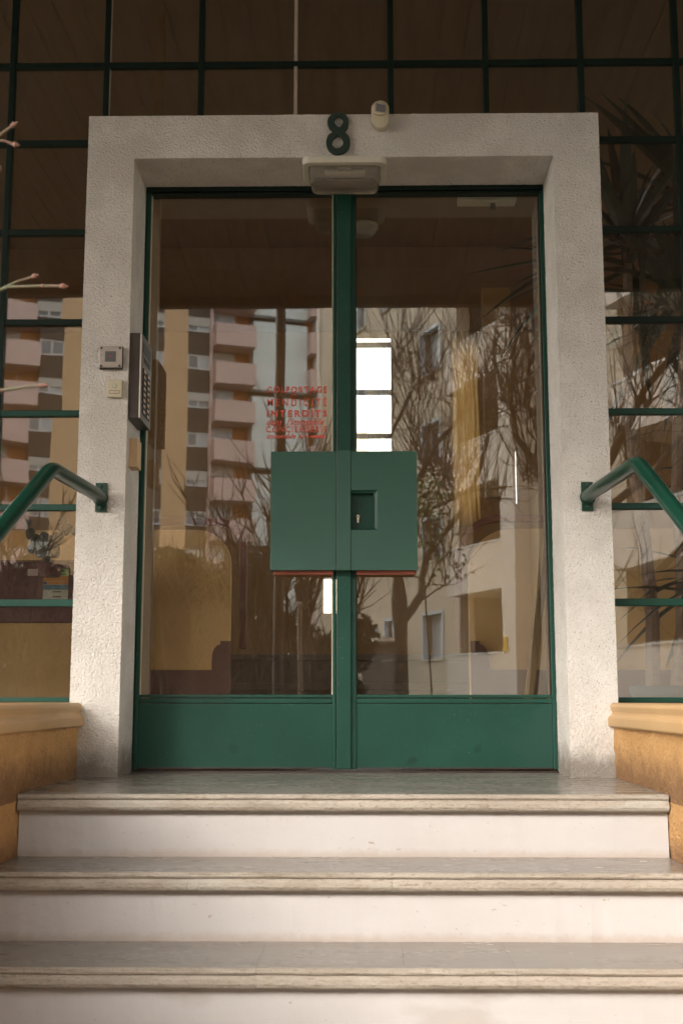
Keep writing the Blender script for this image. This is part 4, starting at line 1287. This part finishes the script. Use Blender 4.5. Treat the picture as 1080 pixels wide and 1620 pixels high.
# ---- long beige block along the side street
D2 = 31.7
vp2 = CAMP + ray(818, 900) * (D2 / ray(818, 900).y)
buv, b_o, b_d = frame_of(vp2, (-.372, .928))
b_rz = math.atan2(b_d.y, b_d.x)
# real outward normal must face -x : rotate local +y by rz
nyl = Vector((-math.sin(b_rz), math.cos(b_rz)))
OUT = 1 if nyl.x < 0 else -1
block = thing('beige_apartment_block', 'long beige apartment block with blue framed windows and loggias, mirrored in the right door leaf', 'apartment block', (b_o.x, b_o.y, GZ), b_rz)
def BB(a, b, y0, y1, z0, z1):
    return MB().box(a, b, y0 * OUT, y1 * OUT, z0, z1)
def bu(px, py=900): return buv(px, py)[0]
def bz(px, py): return buv(px, py)[1] - GZ
S2 = (bz(816, 855) - bz(816, 1033))
ptop0 = bz(816, 1033) % S2
NB = 7
HB = NB * S2
far = bu(503)
near = -13.0
lo0, lo1 = bu(816), bu(727)           # loggia bay in local x (0 .. ~5)
def punched(x0, x1, wins):
    """wall strip x0..x1 with window openings [(a,b)], same on each storey (sill, head)"""
    xs = [x0] + [v for w in wins for v in w[:2]] + [x1]
    for i in range(0, len(xs), 2):
        BB(xs[i], xs[i + 1], -.45, 0, 0, HB).build('wall', m_b_beige, block)
    for (a, b, s_, h_) in wins:
        lev = [0]
        for k in range(NB):
            lev += [s_ + S2 * k, min(h_ + S2 * k, HB)]
        lev.append(HB)
        for i in range(0, len(lev), 2):
            if lev[i + 1] - lev[i] > .02: BB(a, b, -.45, -.001, lev[i], lev[i + 1]).build('wall', m_b_beige, block)
        for k in range(NB):
            z0, z1 = s_ + S2 * k, min(h_ + S2 * k, HB)
            if z1 - z0 < .4: continue
            t = .09
            f = BB(a, a + t, -.12, .04, z0, z1); g = BB(b - t, b, -.12, .04, z0, z1); f.add(g.v, g.f)
            g = BB(a + t, b - t, -.12, .04, z1 - t, z1); f.add(g.v, g.f)
            f = f.build('window', m_b_blue, block)
            BB(a - .05, b + .05, -.3, .07, z0 - .06, z0 - .001).build('sill', m_b_beige, f)
            c = (a + b) / 2
            g = BB(a + t, a + t + .07, -.33, -.26, z0, z1 - t); 
            for q_ in (BB(b - t - .07, b - t, -.33, -.26, z0, z1 - t), BB(c - .05, c + .05, -.33, -.26, z0 + .07, z1 - t - .07), BB(a + t + .07, b - t - .07, -.33, -.26, z0, z0 + .07), BB(a + t + .07, b - t - .07, -.33, -.26, z1 - t - .07, z1 - t)): g.add(q_.v, q_.f)
            g.build('frame', m_wframe, f)
            BB(a + t + .07, c - .05, -.31, -.29, z0 + .07, z1 - t - .07).build('pane', m_wpane, f)
            BB(c + .05, b - t - .07, -.31, -.29, z0 + .07, z1 - t - .07).build('pane', m_wcurt if rt.random() < .4 else m_wpane, f)
            BB(a, b, -.46, -.34, z0, z1).build('shutter_box', m_b_beige if False else m_dark, f)
sl, hd = bz(685, 1043) % S2, (bz(685, 968)) 
hd = sl + (bz(685, 968) - bz(685, 1043))
w1a, w1b = sorted((bu(668), bu(701)))
w2a, w2b = sorted((bu(606), bu(622)))
w3a, w3b = sorted((bu(566), bu(581)))
punched(lo1 + .0, far, [(w1a, w1b, sl, hd), (w2a, w2b, sl + .1, hd), (w3a, w3b, sl + .1, hd)])
BB(far - .3, far, -.45, .05, 0, HB).build('edge_pier', m_b_white, block)
def loggia(a, b):
    BB(a, b, -1.9, -1.7, 0, HB).build('recess_wall', m_b_recess, block)
    BB(a - .25, a - .001, -1.69, -.4, 0, HB).build('cheek', m_b_beige, block)
    for k in range(NB):
        zt = ptop0 + S2 * k
        if zt > HB: continue
        p = BB(a, b, .30, .42, zt - 1.05 - .2, zt); 
        for q_ in (BB(a, a + .1, -.6, .299, zt - 1.25, zt), BB(b - .1, b, -.6, .299, zt - 1.25, zt), BB(a + .1, b - .1, -1.69, .299, zt - 1.25, zt - 1.07)): p.add(q_.v, q_.f)
        p = p.build('balcony', m_b_white, block)
        BB(a - .02, b + .02, .27, .45, zt + .002, zt + .05).build('rail', m_wframe, p)
        # door in the recess
        c = a + (b - a) * .55
        d = BB(c - .75, c + .75, -1.699, -1.62, zt - 1.0, zt + .95).build('balcony_door', m_b_white, block)
        BB(c - .62, c - .06, -1.618, -1.60, zt - .9, zt + .85).build('pane', m_wpane, d)
        BB(c + .06, c + .62, -1.618, -1.60, zt - .9, zt + .85).build('pane', m_wcurt, d)
        BB(a + .2, a + .201, 0, 0, 0, 0) if False else None
loggia(lo0, lo1)
# white pier, then the wall nearer to us with more bays
pa = bu(838)
BB(pa, lo0 - .002, -.45, .45, 0, HB).build('pier', m_b_white, block)
xx = pa - .002
punched(xx - 4.2, xx, [(xx - 3.0, xx - 1.7, sl, hd)])
loggia(xx - 8.2, xx - 4.2 - .002)
BB(xx - 8.7, xx - 8.2 - .002, -.45, .45, 0, HB).build('pier', m_b_pink, block)
punched(xx - 13.2, xx - 8.702, [(xx - 10.6, xx - 9.3, sl, hd), (xx - 12.6, xx - 11.3, sl, hd)])
BB(xx - 13.2, far, -12, -1.901, 0, HB).build('body', m_b_beige, block)
BB(xx - 13.2, xx - 13.0, -1.9, -.451, 0, HB).build('end_wall', m_b_beige, block)
BB(far - .2, far, -1.9, -.451, 0, HB).build('end_wall', m_b_beige, block)
BB(xx - 13.4, far + .2, -12.2, .3, HB, HB + .4).build('roof', m_conc, block)
# entrance canopy and planter box on the beige block
ga, gb = bu(640), bu(566)
zc_ = bz(600, 1018)
BB(ga, gb, .01, 1.0, zc_, zc_ + .12).build('canopy_slab', m_b_white, block)
BB(ga, gb, .92, 1.0, zc_ + .121, zc_ + .45).build('canopy_parapet', m_b_blue, block)
BB(ga + .2, gb - .4, .002, .06, 0, zc_ - .02).build('dark_entrance', m_bronze, block)
ya = bu(824, 1020)
yz = bz(824, 1031)
o = BB(ya - .12, ya + .12, .451, .48, yz, yz + .38).build('notice_plate', m_yellow, None)
o.location = block.location; o.rotation_euler = block.rotation_euler
tag(o, 'small yellow notice on the white pier of the beige block, mirrored in the right leaf', 'notice')

# ---- houses further off to close the street
def house(px, dist, w, d, h, m, label, rz=0, roof=m_t_slab):
    p = mir(px, 1000, dist)
    t = thing('distant_building', label, 'building', (p.x, p.y, GZ), rz)
    MB().box(-w / 2, w / 2, -d / 2, d / 2, 0, h).build('wall', m, t)
    MB().prism([(-w / 2 - .3, h + .003), (w / 2 + .3, h + .003), (0, h + w * .2)], -d / 2 - .3, d / 2 + .3, 'y').build('roof', roof, t)
    n = int(w / 3)
    wm = MB().box(-.5, .5, -.02, .06, 0, 1.3).mesh('window'); wm.materials.append(m_wpane)
    for i in range(n):
        for k in range(int(h / 2.8)):
            put(wm, 'window', t, (-w / 2 + (i + .5) * w / n, d / 2, 1 + 2.8 * k))
    return t
house(560, 150, 30, 12, 40, m_t_grey, 'grey apartment building far down the street', R(-20))
house(-900, 60, 24, 12, 24, m_t_grey, 'grey apartment building at the left end of the street', R(-10))
house(1500, 46, 20, 12, 12, m_b_pink, 'dusky pink building at the right end of the street', R(8))
# a distant building behind the lobby, seen through the back window
t = thing('rear_building', 'small distant building with a chimney seen through the lobby back window', 'building', (at(572, 700, 60).x, 60, GZ))
zr = at(570, 702, 60).z - GZ
MB().box(-1.6, .35, -3, 3, 0, zr).build('wall', m_b_beige, t)
MB().box(-.9, -.7, -.2, .2, zr, zr + .9).build('chimney', m_conc, t)
MB().box(-.45, -.3, -.2, .2, zr, zr + .7).build('chimney', m_conc, t)
struct(MB().box(-300, 300, 60, 300, GZ - .3, GZ - .02).build('ground', m_grass))

# ---- trees ------------------------------------------------------------
rg = random.Random(11)
def shoots(mb, p, n, L, spread=.45, r=.011, updir=Vector((0, 0, 1))):
    for _ in range(n):
        d = (updir + Vector((rg.gauss(0, spread), rg.gauss(0, spread), rg.gauss(0, .12)))).normalized()
        l = L * rg.uniform(.45, 1.1)
        q = p + Vector((rg.gauss(0, .05), rg.gauss(0, .05), rg.gauss(0, .05)))
        b = Vector((rg.gauss(0, .05), rg.gauss(0, .05), .0))
        pts = [q, q + d * l * .35 + b * .5, q + d * l * .7 + b + Vector((0, 0, .05)), q + d * l + b * 1.2 + Vector((0, 0, .12 * l))]
        mb.tube(pts, [r * .7, r * .6, r * .42, r * .2], 4, cap=False)
def gnarl(mb, p, d, L, r, depth, tips, kink=.4):
    """crooked branch; collects tips"""
    n = 4
    pts = [p]; rs = [r]
    cur = p.copy(); dd = d.normalized()
    for i in range(n):
        dd = (dd + Vector((rg.gauss(0, kink), rg.gauss(0, kink), rg.gauss(.08, kink * .6)))).normalized()
        cur = cur + dd * L / n
        pts.append(cur.copy()); rs.append(r * (1 - .13 * (i + 1)) * rg.uniform(.92, 1.12))
    rs[-1] *= 1.25
    mb.tube(pts, rs, 7)
    if depth > 0:
        for _ in range(rg.choice((1, 2))):
            k = rg.choice((2, 3, 4))
            nd = (dd + Vector((rg.gauss(0, .7), rg.gauss(0, .7), rg.gauss(.15, .4)))).normalized()
            gnarl(mb, pts[k], nd, L * rg.uniform(.55, .8), rs[k] * .5, depth - 1, tips, kink)
        tips.append((pts[3], .5))
    tips.append((pts[-1], 1))
def pollard(loc, trunk, limbs, label, rt_=.17, shootL=1.9, nsh=10, depth=2, Lb=1.3, name='pollarded_tree'):
    """trunk/limbs given as lists of real-world points"""
    t = thing(name, label, 'tree', (loc.x, loc.y, GZ))
    O = t.location.copy()
    tr = MB()
    n = len(trunk)
    tr.tube([p - O for p in trunk], [rt_ * f for f in ([1.25, 1.05, 1, .97, 1.0, 1.28, 1.3, .7][:n] + [.6] * max(0, n - 8))], 12)
    tr.build('trunk', m_bark, t, smooth='auto')
    tips = []
    for (pts, r0, r1) in limbs:
        lm = MB()
        m_ = len(pts)
        rs = [(r0 + (r1 - r0) * i / (m_ - 1)) * rg.uniform(.9, 1.15) for i in range(m_)]
        lm.tube([p - O for p in pts], rs, 8)
        for i in range(1, m_):
            d = (pts[i] - pts[i - 1])
            for _ in range(1 if i < m_ - 1 else 2):
                side_ = Vector((rg.gauss(0, 1), rg.gauss(0, .8), rg.gauss(.35, .5))).normalized()
                gnarl(lm, pts[i] - O, (d.normalized() * .6 + side_).normalized(), Lb * rg.uniform(.5, 1.0), rs[i] * .33, depth - 1, tips)
        lm.build('limb', m_bark, t, smooth='auto')
    cr = MB()
    for (p, w) in tips:
        shoots(cr, p, int(nsh * w * rg.uniform(.6, 1.3)) + 1, shootL * (1 if w == 1 else .6), .42)
    # crooked fine side twigs
    for (p, w) in tips:
        if rg.random() < .5:
            for _ in range(2):
                d = Vector((rg.gauss(0, 1), rg.gauss(0, 1), rg.gauss(-.1, .4))).normalized()
                pts = [p]; cur = p.copy()
                for i in range(6):
                    d = (d + Vector((rg.gauss(0, .4), rg.gauss(0, .4), rg.gauss(0, .35)))).normalized()
                    cur = cur + d * .17; pts.append(cur.copy())
                cr.tube(pts, [.009, .008, .007, .006, .005, .004, .002], 4, cap=False)
    cr.build('crown', m_twig, t)
    return t
# main pollarded plane tree: trunk at px 635
d1 = 21
def T(px, py, dd=0, base=d1): return mir(px, py, base + dd)
tr = [T(640, 1240), T(638, 1150), T(636, 1090), T(635, 1040), T(634, 1010), T(632, 975), T(631, 950), T(629, 905), T(631, 850)]
tr[0].z = GZ - .05
l1 = [T(636, 985), T(652, 965), T(668, 940, .3), T(667, 918, .5), T(675, 880, .8), T(700, 845, 1), T(735, 800, 1.2), T(760, 740, 1.3), T(772, 690, 1.3)]
l2 = [T(629, 870), T(640, 820, -.4), T(690, 800, -.8), T(745, 775, -1), T(800, 770, -1.2)]
l3 = [T(629, 870), T(615, 800, .3), T(600, 740, .6), T(622, 680, .9), T(648, 620, 1)]
l4 = [T(629, 870), T(650, 780, .6), T(690, 700, 1.0), T(735, 655, 1.1), T(760, 610, 1.0)]
pollard(T(635, 1100), tr, [(l1, .08, .035), (l2, .04, .02), (l3, .05, .025), (l4, .055, .025)], 'pollarded plane tree with mottled bark mirrored in the right leaf', .115, 2.2, 6, 2, 1.0)
# nearer pollard, its trunk hidden behind the right jamb
d2 = 14
def T2(px, py, dd=0): return mir(px, py, d2 + dd)
tr = [T2(918, 1300), T2(917, 1150), T2(916, 1050), T2(915, 980), T2(914, 900), T2(913, 850)]
tr[0].z = GZ - .05
m1 = [T2(913, 850), T2(880, 800), T2(846, 735, .2), T2(815, 690, .3), T2(805, 620, .4), T2(812, 575, .4)]
m2 = [T2(913, 850), T2(885, 790, .5), T2(850, 660, .7), T2(830, 640, .8), T2(836, 580, .8), T2(852, 545, .8)]
m3 = [T2(913, 850), T2(940, 760), T2(975, 690, -.2), T2(1005, 620, -.3), T2(1035, 585, -.4), T2(1060, 560, -.4)]
m4 = [T2(913, 850), T2(960, 800, .6), T2(1010, 760, .9), T2(1060, 700, 1.0), T2(1090, 640, 1.0)]
m5 = [T2(900, 850), T2(850, 800, -.5), T2(790, 760, -.7), T2(745, 745, -.8)]
pollard(T2(915, 1100), tr, [(m1, .06, .026), (m2, .055, .026), (m3, .06, .03), (m4, .055, .026)], 'nearer pollarded tree with crooked limbs mirrored beside the right jamb', .12, 1.3, 6, 2, .7)
# branch crossing low in the right side window
m6 = [T2(1130, 800), T2(1080, 862), T2(1030, 910, .1), T2(985, 952, .2)]
t3 = pollard(T2(1180, 1100), [T2(1180, 1300), T2(1178, 1000), T2(1175, 800)], [(m6, .05, .03), ([T2(1175, 800), T2(1120, 700), T2(1070, 620), T2(1040, 560)], .07, .03)],
             'third pollarded tree at the right edge with a low slanting branch', .12, 1.1, 6, 1, .6)
# slim tree behind the left leaf
d4 = 17
def T4(px, py, dd=0): return mir(px, py, d4 + dd)
tr = [T4(482, 1300), T4(482, 1150), T4(484, 1060), T4(483, 1000), T4(480, 960), T4(476, 925)]
pollard(T4(482, 1100), tr, [([T4(480, 960), T4(490, 940), T4(503, 905), T4(510, 860), T4(500, 800)], .05, .03), ([T4(476, 925), T4(468, 880), T4(450, 820), T4(455, 770)], .05, .03)],
        'slim young tree mirrored low in the left leaf', .075, 1.2, 4, 1, .7, 'slim_tree')
# bare thicket mirrored to the left of the pole
def thicket(px, dist, hgt, n, label, wide=.8, seed=1, mt=None):
    rr_ = random.Random(seed)
    p = mir(px, 1100, dist)
    t = thing('bare_shrub', label, 'shrub', (p.x, p.y, GZ))
    st, tw = MB(), MB()
    for _ in range(n):
        a = rr_.uniform(0, 6.28); d = Vector((math.cos(a) * rr_.uniform(.05, .32), math.sin(a) * .2, 1)).normalized()
        cur = Vector((rr_.gauss(0, wide * .35), rr_.gauss(0, .3), 0)); L_ = hgt * rr_.uniform(.65, 1.05)
        pts = [cur.copy()]
        for i in range(8):
            d = (d + Vector((rr_.gauss(0, .12), rr_.gauss(0, .1), 0))).normalized()
            cur = cur + d * L_ / 8; pts.append(cur.copy())
            if i > 1:
                for _k in range(5):
                    dd = (d + Vector((rr_.gauss(0, .55), rr_.gauss(0, .5), rr_.gauss(.1, .3)))).normalized()
                    l = rr_.uniform(.25, .8) * hgt / 4.5
                    m_ = cur + dd * l * .5 + Vector((rr_.gauss(0, .04), 0, 0))
                    tw.tube([cur, m_, m_ + (dd + Vector((rr_.gauss(0, .3), 0, .25))).normalized() * l * .6], [.009, .007, .003], 3, cap=False)
        st.tube(pts, [.035 - .0035 * i for i in range(9)], 5)
    st.build('stems', m_bark, t); tw.build('twigs', mt or m_twig, t)
    return t
thicket(395, 15, 4.3, 26, 'tall bare thicket of dark twigs mirrored left of the lamp post', 1.0, 2)
thicket(345, 17, 3.7, 20, 'bare shrub mirrored above the left low partition', 1.5, 4)
thicket(300, 9, 2.2, 9, 'small bare shrub with crooked twigs mirrored in the left leaf', 1.2, 9)
thicket(60, 12, 3.2, 18, 'bare shrub mirrored low in the left side window', 1.4, 6)
# dense evergreen masses (bottom left of the reflection)
def evergreen(px, dist, w, hgt, n, label, seed, m, ls=.09, depth=1.4):
    rr_ = random.Random(seed)
    p = mir(px, 1100, dist)
    t = thing('evergreen_shrub', label, 'shrub', (p.x, p.y, GZ))
    mb = MB()
    blobs = [(rr_.uniform(-w / 2, w / 2), rr_.uniform(-depth / 2, depth / 2), rr_.uniform(.2, hgt), rr_.uniform(.22, .5)) for _ in range(int(10 * w))]
    for _ in range(n):
        bx, by, bz_, br = rr_.choice(blobs)
        q = Vector((rr_.gauss(0, 1), rr_.gauss(0, 1), rr_.gauss(0, 1))).normalized() * br * rr_.uniform(.6, 1.05) + Vector((bx, by, bz_))
        if q.z < 0: q.z = rr_.uniform(0, .3)
        a = Vector((rr_.gauss(0, 1), rr_.gauss(0, 1), rr_.gauss(0, 1))).normalized() * ls * rr_.uniform(.6, 1.3)
        b = a.orthogonal().normalized() * a.length * .5
        mb.add([q - a, q + b, q + a, q - b], [(0, 1, 2, 3)])
    mb.build('foliage', m, t, fix=False)
    st = MB()
    for _ in range(9): 
        x = rr_.uniform(-w / 2, w / 2) * .7
        st.tube([(x, 0, 0), (x + rr_.gauss(0, .1), rr_.gauss(0, .2), hgt * .5), (x + rr_.gauss(0, .3), rr_.gauss(0, .3), hgt * .9)], [.05, .035, .012], 6)
    st.build('stems', m_bark, t)
    return t
evergreen(300, 20, 3.4, 3.5, 17000, 'dark evergreen shrub mirrored behind the left low partition', 21, m_bush)
evergreen(425, 22, 3.6, 2.6, 14000, 'dark evergreen shrub mirrored behind the lamp post', 22, m_bush)
evergreen(150, 18, 4.0, 3.4, 17000, 'broad dark evergreen shrub mirrored behind the left jamb', 23, m_bush)
evergreen(10, 17, 3.6, 2.9, 12000, 'dark evergreen shrub mirrored in the left side window', 24, m_bush)
p = mir(678, 760, 16.5)
iv = evergreen(676, 16.5, .5, 1.3, 520, 'thin green ivy growing up a stem mirrored beside the cover plate', 25, m_ivy, .04, .5)
for ch in list(iv.children):
    if ch.name.startswith('foliage'): ch.location.z = 3.0
    else: bpy.data.objects.remove(ch)
cs = MB().tube([(0, 0, 0), (.06, 0, 1.5), (-.04, 0, 3.2), (.05, 0, 4.1)], [.014, .013, .012, .008], 6).build('climbing_stem', m_bark, iv)

# ---- street furniture
q = mir(441, 900, 13)
lp = thing('lamp_post', 'dark round lamp post mirrored in the left leaf', 'lamp post', (q.x, q.y, GZ))
MB().tube([(0, 0, 0), (0, 0, .9)], [.085, .08], 16).build('base', m_pole, lp, smooth='auto')
MB().tube([(0, 0, .9), (0, 0, 7)], [.062, .052], 16).build('pole', m_pole, lp, smooth='auto')
MB().tube([(0, 0, 7), (0, .5, 7.4), (0, 1.3, 7.5)], [.04, .035, .03], 10).build('arm', m_pole, lp, smooth='auto')
MB().box(-.1, .1, 1.2, 1.8, 7.44, 7.54).build('lantern', m_white_pl, lp, bevel=.02)
for (z_) in (3.4,):
    MB().tube([(0, 0, z_), (0, 0, z_ + .03)], .07, 16).build('band', m_alu, lp)
q = mir(420, 1000, 12.9)
for (px, dist, zt_) in ((475, 11.5, 960),):
    q = mir(px, zt_, dist)
    o = thing('bollard_post', 'off white slim post mirrored ' + ('beneath the cover plate' if px > 450 else 'left of the lamp post'), 'post', (q.x, q.y, GZ))
    MB().tube([(0, 0, 0), (0, 0, q.z - GZ)], .022, 12).build('post', m_postw, o, smooth='auto')
    MB().lathe([(.034, q.z - GZ), (.03, q.z - GZ + .03), (.01, q.z - GZ + .045)], n=12).build('cap', m_postw, o, smooth='auto')
# low street wall
o = MB().box(-9, 1.2, -15.3, -15.0, GZ, GZ + .9).build('low_wall', m_pave, bevel=.02)
tag(o, 'low pale concrete wall along the far pavement', 'wall')
o = MB().box(2.4, 14, -15.3, -15.0, GZ, GZ + .9).build('low_wall', m_pave, bevel=.02)
tag(o, 'low pale concrete wall beyond the parked car', 'wall')

# ---- parked car (only its roof shows, mirrored in the right window)
def car(x, y, label):
    t = thing('parked_car', label, 'car', (x, y, GZ))
    side = [(-2.15, .30), (-2.12, .62), (-1.95, .80), (-1.05, .95), (-.45, 1.44), (-.1, 1.52), (.9, 1.52), (1.55, 1.38), (2.0, .98), (2.13, .88), (2.15, .32), (1.75, .24), (-1.8, .24)]
    bm_ = bmesh.new()
    def ringat(yy, k, ins):
        return [bm_.verts.new((px * (1 - ins * .05), yy * (1 - (.16 * max(0, (pz - .9) / .6))), pz * (1 - ins * .02))) for px, pz in side]
    rs = [ringat(yy, 0, ins) for yy, ins in ((-.86, 1), (-.80, 0), (0, -.3), (.80, 0), (.86, 1))]
    n = len(side)
    for a, b in zip(rs[:-1], rs[1:]):
        for i in range(n): bm_.faces.new((a[i], a[(i + 1) % n], b[(i + 1) % n], b[i]))
    bm_.faces.new(rs[0][::-1]); bm_.faces.new(rs[-1])
    bmesh.ops.recalc_face_normals(bm_, faces=bm_.faces)
    me = bpy.data.meshes.new('body'); bm_.to_mesh(me); bm_.free()
    b = link('body', me, m_car, t, bevel=.04, seg=3, smooth='auto', angle=20)
    for s in (-1, 1):
        yy = s * .80
        def q2(px, pz): return (px, s * (.865 * (1 - .16 * max(0, (pz - .9) / .6)) + .004), pz)
        for wp in ([(-.95, .97), (-.42, 1.38), (.18, 1.42), (.18, .97)], [(.26, .97), (.26, 1.42), (.85, 1.43), (1.45, 1.30), (1.72, .99)]):
            mb = MB(); k = len(wp)
            mb.add([q2(*p) for p in wp] + [(q2(*p)[0], q2(*p)[1] - s * .02, p[1]) for p in wp], [tuple(range(k)), tuple(range(k, 2 * k))] + [(i, (i + 1) % k, (i + 1) % k + k, i + k) for i in range(k)])
            mb.build('side_window', m_wpane, t)
        MB().box(-.75, -.55, s * .88, s * 1.0, .98, 1.1).build('wing_mirror', m_car, t, bevel=.03)
        for wx in (-1.35, 1.35):
            wh = MB().lathe([(.18, -.10), (.30, -.10), (.32, -.07), (.32, .07), (.30, .10), (.18, .10)], (wx, s * .78, .32), 24, 'y').build('wheel', m_tyre, t, smooth='auto')
            MB().lathe([(.05, -.115), (.19, -.105), (.19, .105), (.05, .115)], (wx, s * .78, .32), 16, 'y').build('rim', m_alu, wh)
            
    MB().add([(-1.02, -.68, .985), (-1.02, .68, .985), (-.50, .60, 1.43), (-.50, -.60, 1.43), (-1.0, -.68, .97), (-1.0, .68, .97), (-.48, .60, 1.41), (-.48, -.60, 1.41)],
             [(0, 1, 2, 3), (4, 5, 6, 7), (0, 1, 5, 4), (1, 2, 6, 5), (2, 3, 7, 6), (3, 0, 4, 7)]).build('windscreen', m_wpane, t)
    for s in (-1, 1): MB().lathe([(.09, 0), (.07, -.03), (.02, -.04)], (-2.13, s * .6, .64), 14, 'x').build('headlight', m_white_pl, t)
    t.scale = (1, 1, 1.07)
    return t
qq = mir(975, 1072, 9.4)
cr_ = car(qq.x + 2.0, -5.6, 'dark blue parked car whose roof is mirrored low in the right side window')
